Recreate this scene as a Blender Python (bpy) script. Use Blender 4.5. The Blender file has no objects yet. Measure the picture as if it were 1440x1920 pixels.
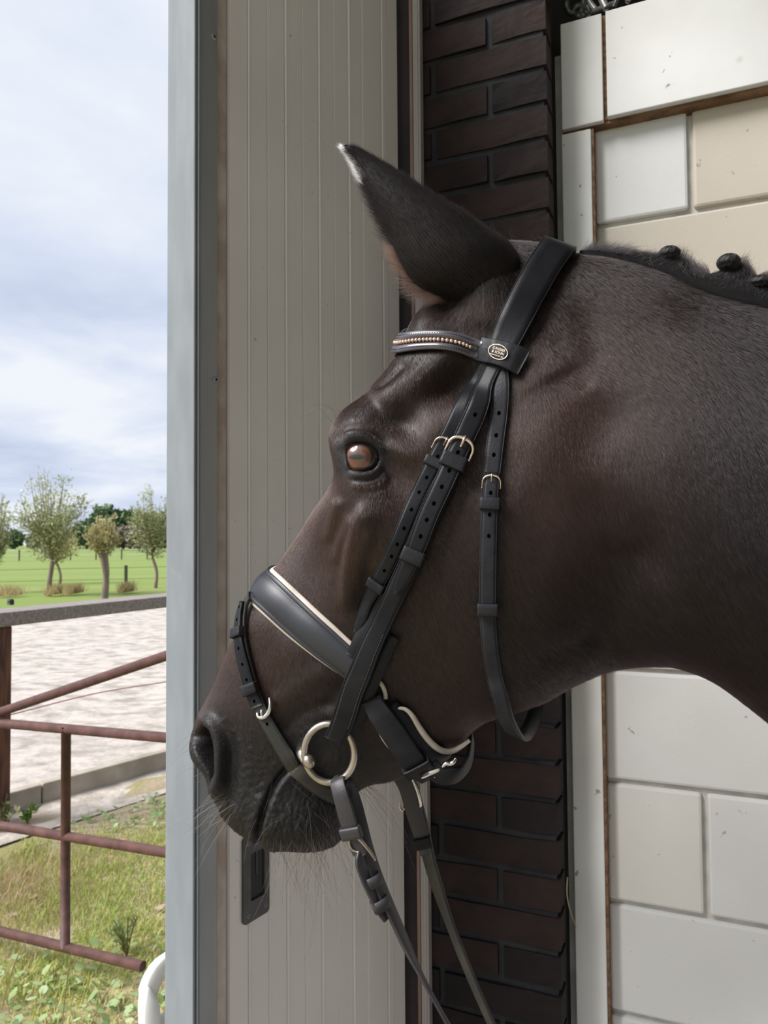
import bpy, bmesh, math, random
import numpy as np
from mathutils import Vector, Matrix
from mathutils.bvhtree import BVHTree

R = math.radians
rng = np.random.default_rng(7)
random.seed(7)
scene = bpy.context.scene
COL = scene.collection

# ---------------------------------------------------------------- camera
W, H, FPX = 1440, 1920, 1386.0
PITCH, ROLL = R(2.15), R(0.45)
EYE = np.array([0.0, 0.0, 1.58])
_f = np.array([0, math.cos(PITCH), math.sin(PITCH)])
_u0 = np.array([0, -math.sin(PITCH), math.cos(PITCH)])
_r0 = np.array([1.0, 0, 0])
_r = _r0 * math.cos(ROLL) - _u0 * math.sin(ROLL)
_u = _u0 * math.cos(ROLL) + _r0 * math.sin(ROLL)
cam_data = bpy.data.cameras.new('camera')
cam = bpy.data.objects.new('camera', cam_data)
COL.objects.link(cam)
cam.matrix_world = Matrix(((_r[0], _u[0], -_f[0], EYE[0]), (_r[1], _u[1], -_f[1], EYE[1]),
                           (_r[2], _u[2], -_f[2], EYE[2]), (0, 0, 0, 1)))
cam_data.sensor_fit = 'VERTICAL'
cam_data.sensor_height = 36.0
cam_data.lens = 36.0 * FPX / H
cam_data.clip_start = 0.02
cam_data.clip_end = 900
cam_data.dof.use_dof = True
cam_data.dof.focus_distance = 0.72
cam_data.dof.aperture_fstop = 15.0
scene.camera = cam

# ---------------------------------------------------------------- sky, sun, exposure
scene.view_settings.view_transform = 'Standard'
scene.view_settings.look = 'None'
scene.view_settings.gamma = 1.0
scene.view_settings.use_curve_mapping = False
scene.view_settings.exposure = 0.0
world = bpy.data.worlds.new('sky')
scene.world = world
world.use_nodes = True
nt = world.node_tree
nt.nodes.clear()
def wn(t, **k):
    n = nt.nodes.new(t)
    for a, b in k.items():
        setattr(n, a, b)
    return n
wl = nt.links.new
tc = wn('ShaderNodeTexCoord')
sep = wn('ShaderNodeSeparateXYZ'); wl(tc.outputs['Generated'], sep.inputs[0])
zz = wn('ShaderNodeMath', operation='ABSOLUTE'); wl(sep.outputs['Z'], zz.inputs[0])
za = wn('ShaderNodeMath', operation='ADD'); za.inputs[1].default_value = 0.16; wl(zz.outputs[0], za.inputs[0])
dx = wn('ShaderNodeMath', operation='DIVIDE'); wl(sep.outputs['X'], dx.inputs[0]); wl(za.outputs[0], dx.inputs[1])
dy = wn('ShaderNodeMath', operation='DIVIDE'); wl(sep.outputs['Y'], dy.inputs[0]); wl(za.outputs[0], dy.inputs[1])
cmb = wn('ShaderNodeCombineXYZ'); wl(dx.outputs[0], cmb.inputs[0]); wl(dy.outputs[0], cmb.inputs[1])
n1 = wn('ShaderNodeTexNoise'); n1.inputs['Scale'].default_value = 1.15; n1.inputs['Detail'].default_value = 6; n1.inputs['Roughness'].default_value = 0.52
n1.inputs['Distortion'].default_value = 0.25
mp = wn('ShaderNodeMapping'); mp.inputs['Location'].default_value = (3.1, 1.7, 0.4); wl(cmb.outputs[0], mp.inputs[0]); wl(mp.outputs[0], n1.inputs['Vector'])
rmp = wn('ShaderNodeValToRGB')
e = rmp.color_ramp.elements
e[0].position = 0.30; e[0].color = (0.53, 0.61, 0.80, 1)
e[1].position = 0.62; e[1].color = (0.88, 0.92, 0.985, 1)
m = e.new(0.46); m.color = (0.70, 0.77, 0.92, 1)
wl(n1.outputs['Fac'], rmp.inputs[0])
bg = wn('ShaderNodeBackground'); bg.inputs['Strength'].default_value = 1.0
wl(rmp.outputs[0], bg.inputs['Color'])
out = wn('ShaderNodeOutputWorld'); wl(bg.outputs[0], out.inputs['Surface'])

sun_data = bpy.data.lights.new('hazy_sun', 'SUN')
sun_data.energy = 6.6
sun_data.angle = R(34)
sun_data.color = (1.0, 0.985, 0.965)
sun = bpy.data.objects.new('hazy_sun', sun_data)
COL.objects.link(sun)
SUN_DIR = Vector((-0.66, -0.28, 0.70)).normalized()     # towards the sun
sun.rotation_euler = SUN_DIR.to_track_quat('Z', 'Y').to_euler()

# ---------------------------------------------------------------- helpers
def ray(px, py):
    d = (px - 720) / FPX * _r + (960 - py) / FPX * _u + _f
    return d
def P(px, py, z):                      # the point seen at a pixel, z metres deep
    return EYE + ray(px, py) * z
def proj(p):
    p = np.asarray(p, float) - EYE
    z = p @ _f
    return np.stack([720 + FPX * (p @ _r) / z, 960 - FPX * (p @ _u) / z], -1), z
def hit_plane(px, py, o, n):
    d = ray(px, py)
    t = ((np.asarray(o) - EYE) @ n) / (d @ n)
    return EYE + d * t
def hit_ground(px, py, h=0.0):
    return hit_plane(px, py, (0, 0, h), np.array([0, 0, 1.0]))

def link(o, parent=None):
    COL.objects.link(o)
    if parent is not None:
        o.parent = parent
    return o
def tag(o, label=None, cat=None, group=None, kind=None):
    for k, v in (('label', label), ('category', cat), ('group', group), ('kind', kind)):
        if v:
            o[k] = v
    return o
def mesh_obj(name, verts, faces, mat, parent=None, smooth=False):
    me = bpy.data.meshes.new(name)
    me.from_pydata([tuple(map(float, v)) for v in verts], [], [tuple(int(i) for i in f) for f in faces])
    me.validate()
    if mat:
        me.materials.append(mat)
    if smooth:
        me.polygons.foreach_set('use_smooth', [True] * len(me.polygons))
    me.update()
    return link(bpy.data.objects.new(name, me), parent)
def grid_mesh(name, verts, nu, nv, mat, parent=None, close_u=False, close_v=False, smooth=True, caps=False):
    """verts as nu x nv grid of points (numpy [nu,nv,3]) made fast with numpy"""
    V = np.asarray(verts, float).reshape(-1, 3)
    I = np.arange(nu * nv).reshape(nu, nv)
    A = I if not close_u else np.vstack([I, I[:1]])
    A = A if not close_v else np.hstack([A, A[:, :1]])
    q = np.stack([A[:-1, :-1], A[1:, :-1], A[1:, 1:], A[:-1, 1:]], -1).reshape(-1, 4)
    faces = [tuple(x) for x in q.tolist()]
    if caps:
        faces.append(tuple(I[0][::-1].tolist())); faces.append(tuple(I[-1].tolist()))
    me = bpy.data.meshes.new(name)
    me.from_pydata(V.tolist(), [], faces)
    if mat:
        me.materials.append(mat)
    me.polygons.foreach_set('use_smooth', [smooth] * len(me.polygons))
    me.update()
    return link(bpy.data.objects.new(name, me), parent)
def empty(name, loc, parent=None):
    o = bpy.data.objects.new(name, None)
    o.location = tuple(map(float, loc))
    o.empty_display_size = 0.05
    return link(o, parent)
def adopt(child, root):                # parent while keeping world-space geometry
    child.parent = root
    child.matrix_parent_inverse = Matrix.Translation(root.location).inverted()
    return child

# ---------------------------------------------------------------- materials
def mat_new(name):
    m = bpy.data.materials.new(name)
    m.use_nodes = True
    t = m.node_tree
    b = t.nodes['Principled BSDF']
    return m, t, b
def mat(name, col, rough=0.6, metal=0.0, var=0.0, scale=20.0, col2=None, bump=0.0, bscale=60.0, spec=0.5, stretch=None, detail=5.0, coat=0.0, ramp=(0.35, 0.65), coord='Object', sheen=0.0, bdist=0.002):
    m, t, b = mat_new(name)
    b.inputs['Roughness'].default_value = rough
    b.inputs['Metallic'].default_value = metal
    b.inputs['Specular IOR Level'].default_value = spec
    if coat: b.inputs['Coat Weight'].default_value = coat
    if sheen: b.inputs['Sheen Weight'].default_value = sheen
    c = tuple(col) + (1,)
    b.inputs['Base Color'].default_value = c
    n = t.nodes.new
    tcn = n('ShaderNodeTexCoord')
    mpn = n('ShaderNodeMapping'); t.links.new(tcn.outputs[coord], mpn.inputs[0])
    if stretch: mpn.inputs['Scale'].default_value = stretch
    if col2 is not None or var:
        c2 = tuple(col2) + (1,) if col2 is not None else tuple(x * (1 - var) for x in col) + (1,)
        nz = n('ShaderNodeTexNoise'); nz.inputs['Scale'].default_value = scale; nz.inputs['Detail'].default_value = detail
        t.links.new(mpn.outputs[0], nz.inputs['Vector'])
        rp = n('ShaderNodeValToRGB'); rp.color_ramp.elements[0].position = ramp[0]; rp.color_ramp.elements[1].position = ramp[1]
        rp.color_ramp.elements[0].color = c2; rp.color_ramp.elements[1].color = c
        t.links.new(nz.outputs['Fac'], rp.inputs[0]); t.links.new(rp.outputs[0], b.inputs['Base Color'])
    if bump:
        nb = n('ShaderNodeTexNoise'); nb.inputs['Scale'].default_value = bscale; nb.inputs['Detail'].default_value = 6
        t.links.new(mpn.outputs[0], nb.inputs['Vector'])
        bp = n('ShaderNodeBump'); bp.inputs['Strength'].default_value = bump; bp.inputs['Distance'].default_value = bdist
        t.links.new(nb.outputs['Fac'], bp.inputs['Height']); t.links.new(bp.outputs[0], b.inputs['Normal'])
    return m
def add_specks(m, scale=30.0, thr=0.78, col=(0.18, 0.13, 0.09), amount=0.8, stretch=None):
    """sparse dirt specks mixed over a material's base colour"""
    t = m.node_tree; b = t.nodes['Principled BSDF']; n = t.nodes.new
    tcn = n('ShaderNodeTexCoord'); nz = n('ShaderNodeTexNoise'); nz.inputs['Scale'].default_value = scale; nz.inputs['Detail'].default_value = 3
    mpn = n('ShaderNodeMapping'); t.links.new(tcn.outputs['Object'], mpn.inputs[0])
    if stretch: mpn.inputs['Scale'].default_value = stretch
    t.links.new(mpn.outputs[0], nz.inputs['Vector'])
    rp = n('ShaderNodeValToRGB'); rp.color_ramp.elements[0].position = thr - 0.03; rp.color_ramp.elements[1].position = thr
    rp.color_ramp.elements[0].color = (0, 0, 0, 1); rp.color_ramp.elements[1].color = (amount,) * 3 + (1,)
    t.links.new(nz.outputs['Fac'], rp.inputs[0])
    mx = n('ShaderNodeMix'); mx.data_type = 'RGBA'
    t.links.new(rp.outputs[0], mx.inputs[0])
    src = b.inputs['Base Color'].links[0].from_socket if b.inputs['Base Color'].links else None
    if src: t.links.new(src, mx.inputs[6])
    else: mx.inputs[6].default_value = b.inputs['Base Color'].default_value
    mx.inputs[7].default_value = tuple(col) + (1,)
    t.links.new(mx.outputs[2], b.inputs['Base Color'])
    return m

# box in a local frame: origin o, axes a,b,c (unit), ranges; bevel by chamfering
def box_verts(o, a, b, c, ra, rb, rc, bev=0.0):
    o = np.asarray(o, float)
    bm = bmesh.new()
    vs = []
    for k in (0, 1):
        for j in (0, 1):
            for i in (0, 1):
                p = o + a * ra[i] + b * rb[j] + c * rc[k]
                vs.append(bm.verts.new(tuple(p)))
    for f in ((0, 2, 3, 1), (4, 5, 7, 6), (0, 1, 5, 4), (2, 6, 7, 3), (0, 4, 6, 2), (1, 3, 7, 5)):
        bm.faces.new([vs[i] for i in f])
    bmesh.ops.recalc_face_normals(bm, faces=bm.faces)
    if bev > 0:
        bmesh.ops.bevel(bm, geom=bm.edges[:], offset=bev, segments=2, affect='EDGES', profile=0.5)
    return bm
def bm_obj(name, bm, mat, parent=None, smooth=False):
    me = bpy.data.meshes.new(name)
    bm.to_mesh(me); bm.free()
    if mat: me.materials.append(mat)
    if smooth: me.polygons.foreach_set('use_smooth', [True] * len(me.polygons))
    return link(bpy.data.objects.new(name, me), parent)
def box(name, o, a, b, c, ra, rb, rc, mat, parent=None, bev=0.0):
    return bm_obj(name, box_verts(o, a, b, c, ra, rb, rc, bev), mat, parent)

def catmull(pts, n, closed=False):
    """smooth curve through points, n samples evenly by length (centripetal)"""
    p = np.asarray(pts, float)
    if len(p) == 2:
        return p[0] + (p[1] - p[0]) * np.linspace(0, 1, n)[:, None]
    d = np.r_[0, np.cumsum(np.linalg.norm(np.diff(p, axis=0), axis=1) ** 0.75)]
    tt = np.linspace(0, d[-1], max(n * 4, 60))
    q = cubic(d, p, tt)
    s = np.r_[0, np.cumsum(np.linalg.norm(np.diff(q, axis=0), axis=1))]
    ss = np.linspace(0, s[-1], n)
    return np.stack([np.interp(ss, s, q[:, k]) for k in range(q.shape[1])], 1)
def cubic(x, y, xi, monotone=False):
    """C1 piecewise hermite interpolation (finite-difference tangents, optionally limited) of y(x), vectorised over columns"""
    x = np.asarray(x, float); y = np.asarray(y, float)
    sh = y.shape[1:]
    y = y.reshape(len(x), -1)
    h = np.diff(x)[:, None]; dl = np.diff(y, axis=0) / h
    m = np.empty_like(y)
    m[1:-1] = (dl[:-1] * h[1:] + dl[1:] * h[:-1]) / (h[1:] + h[:-1])
    m[0] = dl[0]; m[-1] = dl[-1]
    if monotone:
        bad = np.zeros_like(y, bool); bad[1:-1] = dl[:-1] * dl[1:] <= 0
        m[bad] = 0
    xi = np.asarray(xi, float)
    k = np.clip(np.searchsorted(x, xi) - 1, 0, len(x) - 2)
    hh = (x[k + 1] - x[k])[:, None]; t = ((xi - x[k]))[:, None] / hh
    r = ((2 * t**3 - 3 * t**2 + 1) * y[k] + (t**3 - 2 * t**2 + t) * hh * m[k] + (-2 * t**3 + 3 * t**2) * y[k + 1] + (t**3 - t**2) * hh * m[k + 1])
    return r.reshape((len(xi),) + sh)
def frames(c):
    """tangents and parallel-transport normals along a polyline"""
    c = np.asarray(c, float)
    t = np.gradient(c, axis=0); t /= np.linalg.norm(t, axis=1)[:, None] + 1e-12
    n = np.zeros_like(c)
    a = np.array([0, 0, 1.0]) if abs(t[0][2]) < 0.9 else np.array([1.0, 0, 0])
    n[0] = np.cross(t[0], a); n[0] /= np.linalg.norm(n[0])
    for i in range(1, len(c)):
        v = n[i - 1] - t[i] * (n[i - 1] @ t[i]); n[i] = v / (np.linalg.norm(v) + 1e-12)
    return t, n, np.cross(t, n)
def tube(name, pts, rad, mat, parent=None, seg=10, n=None, closed=False, smooth=True):
    c = np.asarray(pts, float)
    if n: c = catmull(np.vstack([c, c[:1]]) if closed else c, n + (1 if closed else 0))
    if closed: c = c[:-1] if np.linalg.norm(c[0] - c[-1]) < 1e-9 else c
    r = np.broadcast_to(np.asarray(rad, float), (len(c),)) if np.ndim(rad) == 0 else np.interp(np.linspace(0, 1, len(c)), np.linspace(0, 1, len(rad)), rad)
    if closed:
        t = np.roll(c, -1, 0) - np.roll(c, 1, 0); t /= np.linalg.norm(t, axis=1)[:, None]
        nn = np.cross(c[1] - c[0], c[len(c) // 3] - c[0]); nn /= np.linalg.norm(nn)
        n_ = np.broadcast_to(nn, c.shape); b_ = np.cross(t, n_)
    else:
        t, n_, b_ = frames(c)
    a = np.linspace(0, 2 * math.pi, seg, endpoint=False)
    V = c[:, None] + r[:, None, None] * (np.cos(a)[None, :, None] * n_[:, None] + np.sin(a)[None, :, None] * b_[:, None])
    return grid_mesh(name, V, len(c), seg, mat, parent, close_u=closed, close_v=True, smooth=smooth, caps=not closed)
def curves_obj(name, lines, rad, mat, parent=None, tip=0.25, rvar=None):
    """hair strands as one curves object; lines = list/array of polylines"""
    cu = bpy.data.hair_curves.new(name)
    sizes = [len(l) for l in lines]
    cu.add_curves(sizes)
    pos = np.concatenate([np.asarray(l, np.float32) for l in lines]).ravel()
    cu.position_data.foreach_set('vector', pos)
    rr = np.concatenate([np.linspace(1, tip, s) * rad * (1 if rvar is None else rvar[i]) for i, s in enumerate(sizes)]).astype(np.float32)
    at = cu.attributes.new('radius', 'FLOAT', 'POINT')
    at.data.foreach_set('value', rr)
    cu.materials.append(mat)
    return link(bpy.data.objects.new(name, cu), parent)
def vnoise(p, seed=0):
    """cheap smooth value noise for [N,3] arrays, about -1..1"""
    p = np.asarray(p, float); i = np.floor(p).astype(np.int64); f = p - i; f = f * f * (3 - 2 * f)
    def hsh(a):
        h = (a[..., 0] * 374761393 + a[..., 1] * 668265263 + a[..., 2] * 2147483647 + seed * 1274126177) & 0xFFFFFFFF
        h = ((h ^ (h >> 13)) * 1274126177) & 0xFFFFFFFF
        return ((h ^ (h >> 16)) & 0xFFFF) / 32767.5 - 1
    r = 0
    for a in (0, 1):
        for b in (0, 1):
            for c in (0, 1):
                w = (f[..., 0] if a else 1 - f[..., 0]) * (f[..., 1] if b else 1 - f[..., 1]) * (f[..., 2] if c else 1 - f[..., 2])
                r = r + w * hsh(i + np.array([a, b, c]))
    return r
# ================================================================ SETTING
UP = np.array([0, 0, 1.0])
HOR = 1012.0
# wall: white block wall (inside) and dark brick pier, both parallel
NW = np.array([-math.sin(R(22.9)), -math.cos(R(22.9)), 0.0])
UW = np.array([math.cos(R(22.9)), -math.sin(R(22.9)), 0.0])          # to the right along the wall
W0 = P(1064, 1000, 1.30)                                              # on the white board face
def wall_uv(px, py, off=0.0):
    p = hit_plane(px, py, W0 + NW * off, NW) - W0
    return p @ UW, p[2] + W0[2]
WO = np.array([W0[0], W0[1], 0.0])
def wall_box(name, u, z, d, m, parent=None, bev=0.0):
    return box(name, WO, UW, UP, NW, u, z, d, m, parent, bev)

M_white = mat('white_painted_board', (0.73, 0.725, 0.715), 0.65, spec=0.25, col2=(0.66, 0.65, 0.635), scale=6, bump=0.15, bscale=25, stretch=(1, 1, 1))
add_specks(M_white, 38, 0.735, (0.22, 0.17, 0.12), 0.75); add_specks(M_white, 9, 0.74, (0.50, 0.45, 0.38), 0.5)
M_edge = mat('raw_board_edge', (0.23, 0.125, 0.06), 0.8, col2=(0.09, 0.045, 0.02), scale=30, stretch=(1, 1, 4))
M_block = mat('sand_lime_block', (0.73, 0.722, 0.72), 0.85, col2=(0.65, 0.64, 0.632), scale=3.0, bump=0.35, bscale=160, bdist=0.001)
add_specks(M_block, 60, 0.745, (0.30, 0.26, 0.21), 0.7); add_specks(M_block, 14, 0.755, (0.36, 0.33, 0.29), 0.55)
M_blockc = mat('sand_lime_block_cream', (0.60, 0.545, 0.47), 0.85, col2=(0.545, 0.485, 0.41), scale=3.0, bump=0.35, bscale=160, bdist=0.001)
add_specks(M_blockc, 60, 0.74, (0.26, 0.2, 0.15), 0.7)
M_blockg = mat('sand_lime_block_patched', (0.68, 0.66, 0.63), 0.85, col2=(0.61, 0.59, 0.555), scale=4.0, bump=0.3, bscale=140, bdist=0.001)
add_specks(M_blockg, 50, 0.74, (0.30, 0.26, 0.21), 0.6)
M_mortar = mat('grey_joint_mortar', (0.60, 0.575, 0.54), 0.95, col2=(0.44, 0.42, 0.395), scale=25, bump=0.4, bscale=80)
M_brick = [mat('dark_brick_%s' % k, c, 0.8, spec=0.2, col2=c2, scale=14, bump=0.8, bscale=45, bdist=0.004, detail=8) for k, c, c2 in
           (('umber', (0.023, 0.0145, 0.0135), (0.012, 0.0085, 0.0095)), ('plum', (0.018, 0.0125, 0.0135), (0.010, 0.008, 0.010)), ('russet', (0.030, 0.018, 0.0165), (0.014, 0.0095, 0.0095)))]
M_bmortar = mat('dark_brick_mortar', (0.026, 0.026, 0.031), 0.95, col2=(0.017, 0.017, 0.021), scale=40, bump=0.5, bscale=120)

# ---- white wall: structure with blocks
wall_r = wall_box('wall_right', (-0.3, 3.6), (0.0, wall_uv(1134, 24)[1] - 0.03), (-0.32, -0.040), M_mortar)
tag(wall_r, 'white sand lime block wall behind the horse with recessed joints', 'wall', kind='structure')
BF = -0.030                             # block face depth behind board face
def row_z(px, py): return wall_uv(px, py, BF)[1]
zj = [row_z(1146, y) for y in (1897, 1690, 1464, 1254)]
pitch = (zj[3] - zj[0]) / 3
rows = {}
z_up = row_z(1130, 422)
n_mid = round((z_up - zj[3]) / pitch)
pm = (z_up - zj[3]) / n_mid
levels = [zj[0] - pitch * k for k in range(int(zj[0] / pitch), 0, -1)] + zj + [zj[3] + pm * k for k in range(1, n_mid + 1)]
levels = [levels[0] - pitch] + levels + [z_up + pm]
u_l = wall_uv(1122, 330, BF)[0] - 0.01
JT = 0.0042
def u_at(px, py): return wall_uv(px, py, BF)[0]
L = 0.30
splits = {}
ub1 = u_at(1294, 300); ub2 = u_at(1323, 1590)
for i in range(len(levels) - 1):
    z0, z1 = levels[i], levels[i + 1]
    zc = (z0 + z1) / 2
    yy = proj([WO + UP * zc])[0][0][1]
    first = None
    if abs(zc - (z_up + pm / 2)) < 0.05: first = ub1; m0 = M_block; m1 = M_blockc
    elif zj[1] - 0.01 < zc < zj[2] + 0.01 and zc < zj[2]: first = ub2; m0 = M_blockg; m1 = M_block
    elif i % 2: first = u_l + 0.40; m0 = m1 = M_block
    else: first = u_l + 0.62; m0 = m1 = M_block
    if zc > zj[3] + pm * 1.0 and zc < z_up: m0 = m1 = M_blockc
    if first in (ub1, ub2): cuts = [u_l, first] + [first + 0.62 * k for k in range(1, 6)]
    else: cuts = [u_l] + [first + 0.62 * k for k in range(0, 6)]
    cuts = [c for c in cuts if c < 3.45] + [3.5]
    for a, b in zip(cuts[:-1], cuts[1:]):
        if b - a < 0.03: continue
        jz = random.uniform(-0.0012, 0.0012)
        wall_box('block', (a + JT, b - JT), (z0 + JT, z1 - JT), (-0.056, BF + jz), m0 if a == u_l else m1, wall_r, bev=0.005)
# board column, beam boards
def zat(px, py): return wall_uv(px, py)[1]
def uat(px, py): return wall_uv(px, py)[0]
zb0 = zat(1134, 222)
zbt = zat(1134, 24)
uj = uat(1133.5, 120)
trim_c = wall_box('trim_1', (uat(1055, 400) - 0.0, uat(1111, 400)), (0.0, zb0 - 0.012), (-0.05, 0.0), M_white, bev=0.002)
tag(trim_c, 'upright white painted board along the brick pier edge', 'board', kind='structure')
wall_box('board_edge', (uat(1111, 400) + 0.0002, uat(1111, 400) + 0.004), (0.0, zb0 - 0.012), (-0.05, -0.003), M_edge, trim_c)  # raw edge plus the shadow beside it, put into one brown
b_l = wall_box('trim_2', (uat(1052, 120), uj - 0.0035), (zb0 - 0.004, zbt), (-0.05, 0.002), M_white, bev=0.0015)
tag(b_l, 'short white painted board at the top left of the beam', 'board', kind='structure')
b_r = wall_box('trim_3', (uj + 0.0035, 3.5), (zb0, zbt), (-0.05, 0.004), M_white, bev=0.0015)
tag(b_r, 'long white painted beam board above the blocks', 'board', kind='structure')
wall_box('board_edge', (uat(1052, 120), 3.5), (zb0 - 0.006, zb0 - 0.0003), (-0.05, -0.008), M_edge, b_r)
wall_box('board_edge', (uj - 0.0034, uj + 0.0034), (zb0, zbt), (-0.05, -0.006), M_edge, b_l)

# ---- brick pier in front of the white wall's left end
BD = 0.085
wb_u1 = wall_uv(1037, 900, BD)[0]; wb_u0 = wall_uv(640, 900, BD)[0]
wall_b = wall_box('wall_left', (wb_u0 - 0.25, wb_u1 - 0.006), (0.0, 3.4), (-0.30, BD - 0.005), M_bmortar)
tag(wall_b, 'dark brown brick pier beside the sliding door', 'wall', kind='structure')
cz0 = wall_uv(1000, 1495, BD)[1]; cpitch = (wall_uv(950, 240, BD)[1] - wall_uv(1000, 1495, BD)[1]) / 18.5
print('brick pitch', cpitch, 'block pitch', pitch, pm)
BL, BH = 0.5 * 0.21 + 0.0, 0.105
bk = [None] * 9
def make_brick(k, length):
    r = random.Random(k * 7 + int(length * 1000))
    bm = box_verts((0, 0, 0), UW, UP, NW, (0, length), (0, cpitch - 0.0115), (-0.05, 0.0), 0.0)
    bmesh.ops.subdivide_edges(bm, edges=[e for e in bm.edges], cuts=3, use_grid_fill=True)
    for v in bm.verts:
        p = np.array(v.co)
        h = vnoise(np.array([[p @ UW * 30 + k * 9.1, p[2] * 60, k * 3.3]]))[0]
        h2 = vnoise(np.array([[p @ UW * 14 + k * 5.1, p[2] * 20 + 4, k * 1.3]]), 5)[0]
        if p @ NW > -0.01: p = p + NW * (0.0022 * h) + UP * 0.0022 * h2
        v.co = p
    me = bpy.data.meshes.new('brick')
    bm.to_mesh(me); bm.free()
    me.materials.append(M_brick[k % 3])
    me.polygons.foreach_set('use_smooth', [False] * len(me.polygons))
    return me
full = [make_brick(k, 0.198) for k in range(6)]
half = [make_brick(k + 10, 0.094) for k in range(6)]
ncourse = int(3.3 / cpitch)
k0 = int(math.floor(cz0 / cpitch))
for c in range(-k0, int((3.35 - cz0) / cpitch)):
    z = cz0 + c * cpitch
    u = wb_u1
    odd = c % 2
    first = True
    while u > wb_u0 + 0.05:
        ln = 0.094 if (odd and first) else 0.198
        o = bpy.data.objects.new('brick', random.choice(half if ln < 0.1 else full))
        o.location = tuple(WO + UW * (u - ln) + UP * (z + 0.004 + random.uniform(-0.001, 0.001)) + NW * (BD + random.uniform(-0.002, 0.002)))
        link(o, wall_b)
        u -= ln + 0.0105
        first = False

# ---- sliding door: sandwich panel in a galvanised channel, opening to the left
ND = np.array([0.80, -0.60, 0.0]); DD = np.array([0.60, 0.80, 0.0])
phi = math.atan((1650 - 720) / FPX)
DD = np.array([math.sin(phi), math.cos(phi), 0]); ND = np.array([math.cos(phi), -math.sin(phi), 0])
D0 = P(403, 1012, 0.93); D0 = np.array([D0[0], D0[1], 0.0])
def door_s(px): return (hit_plane(px, 1012, D0, ND) - D0) @ DD
def door_sz(px, py):
    p = hit_plane(px, py, D0, ND) - D0
    return p @ DD, p[2]
M_door = mat('door_panel_paint', (0.74, 0.715, 0.68), 0.5, col2=(0.69, 0.665, 0.63), scale=5, bump=0.08, bscale=120)
add_specks(M_door, 90, 0.76, (0.2, 0.16, 0.12), 0.6)
M_doordirty = mat('door_edge_dirt', (0.57, 0.515, 0.455), 0.6, col2=(0.40, 0.315, 0.26), scale=22, bump=0.1, bscale=100, ramp=(0.4, 0.7))
M_galv = mat('galvanised_steel', (0.225, 0.245, 0.26), 0.75, spec=0.2, metal=0.1, col2=(0.19, 0.21, 0.225), scale=40, bump=0.05, bscale=200, stretch=(1, 1, 0.25))
add_specks(M_galv, 18, 0.75, (0.25, 0.24, 0.24), 0.5)
M_galvd = mat('galvanised_flange', (0.30, 0.31, 0.325), 0.5, metal=0.35, col2=(0.265, 0.275, 0.285), scale=30, bump=0.05, bscale=120, stretch=(1, 1, 0.3))
M_dark = mat('dark_gap_fill', (0.02, 0.017, 0.02), 0.8, col2=(0.045, 0.03, 0.03), scale=12)
DZ0, DZ1 = 0.03, 2.75
sR = door_s(752)
door = empty('door_1', D0)
tag(door, 'grey ribbed sandwich panel sliding door with galvanised end channel', 'door', kind='structure')
# ribbed face as one profiled sheet: grooves and beads where the photo shows them
ribs = []   # (pixel x, kind)
for x in (465.5, 536.5, 600.5, 658.0): ribs.append((x, 'light'))
for x in (503, 570, 630.5, 685): ribs.append((x, 'dark'))
prof = [(door_s(405), -0.004), (door_s(428.5), -0.004), (door_s(429), -0.010), (door_s(430.5), -0.010), (door_s(431), 0.0)]
for x, k in sorted(ribs):
    if k == 'light':
        prof += [(door_s(x - 1.6), 0.0), (door_s(x - .8), -0.0022), (door_s(x + 0.2), -0.0022), (door_s(x + 1.8), 0.0016), (door_s(x + 2.2), 0)]
    else:
        prof += [(door_s(x - 1.4), 0.0), (door_s(x - 0.4), -0.0015), (door_s(x + 0.4), -0.0015), (door_s(x + 1.2), 0.0)]
prof += [(door_s(720), 0), (door_s(720.8), -0.005), (door_s(722), -0.005), (door_s(723), 0.001), (door_s(731), 0.001), (door_s(731.7), -0.003), (door_s(732.8), -0.003), (door_s(733.5), 0), (sR, 0), (sR, -0.041), (door_s(405), -0.041)]
V = []; F = []
for z in (DZ0, DZ1):
    for s, d in prof: V.append(D0 + DD * s + ND * d + UP * z)
n = len(prof)
for i in range(n): F.append((i, (i + 1) % n, n + (i + 1) % n, n + i))
F += [tuple(range(n))[::-1], tuple(range(n, 2 * n))]
pan = adopt(mesh_obj('door_panel', V, F, M_door), door)
pan.data.materials.append(M_doordirty)
pan.data.polygons[0].material_index = 1
# channel
def dbox(name, s, z, d, m, bev=0.0):
    return adopt(box(name, D0, DD, UP, ND, s, z, d, m, None, bev), door)
sC = door_s(360)
chn = dbox('end_channel', (sC + 0.004, sC + 0.009), (DZ0, DZ1 + 0.02), (-0.047, 0.003), M_galv)
fl = dbox('channel_face', (sC - 0.0005, sC + 0.004), (DZ0, DZ1 + 0.02), (-0.047, 0.004), M_galv, 0.0018)
fl2 = dbox('channel_flange', (sC + 0.0045, door_s(403)), (DZ0, DZ1 + 0.02), (0.0, 0.0045), M_galvd, 0.001)
fl3 = dbox('channel_lip', (sC + 0.0046, sC + 0.0075), (DZ0, DZ1 + 0.02), (0.0045, 0.0062), M_galv)
dbox('channel_flange', (sC + 0.0045, door_s(403)), (DZ0, DZ1 + 0.02), (-0.0465, -0.042), M_galvd, 0.001)
def door_pt(s, z, d=0.0): return D0 + DD * s + UP * z + ND * d
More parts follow.
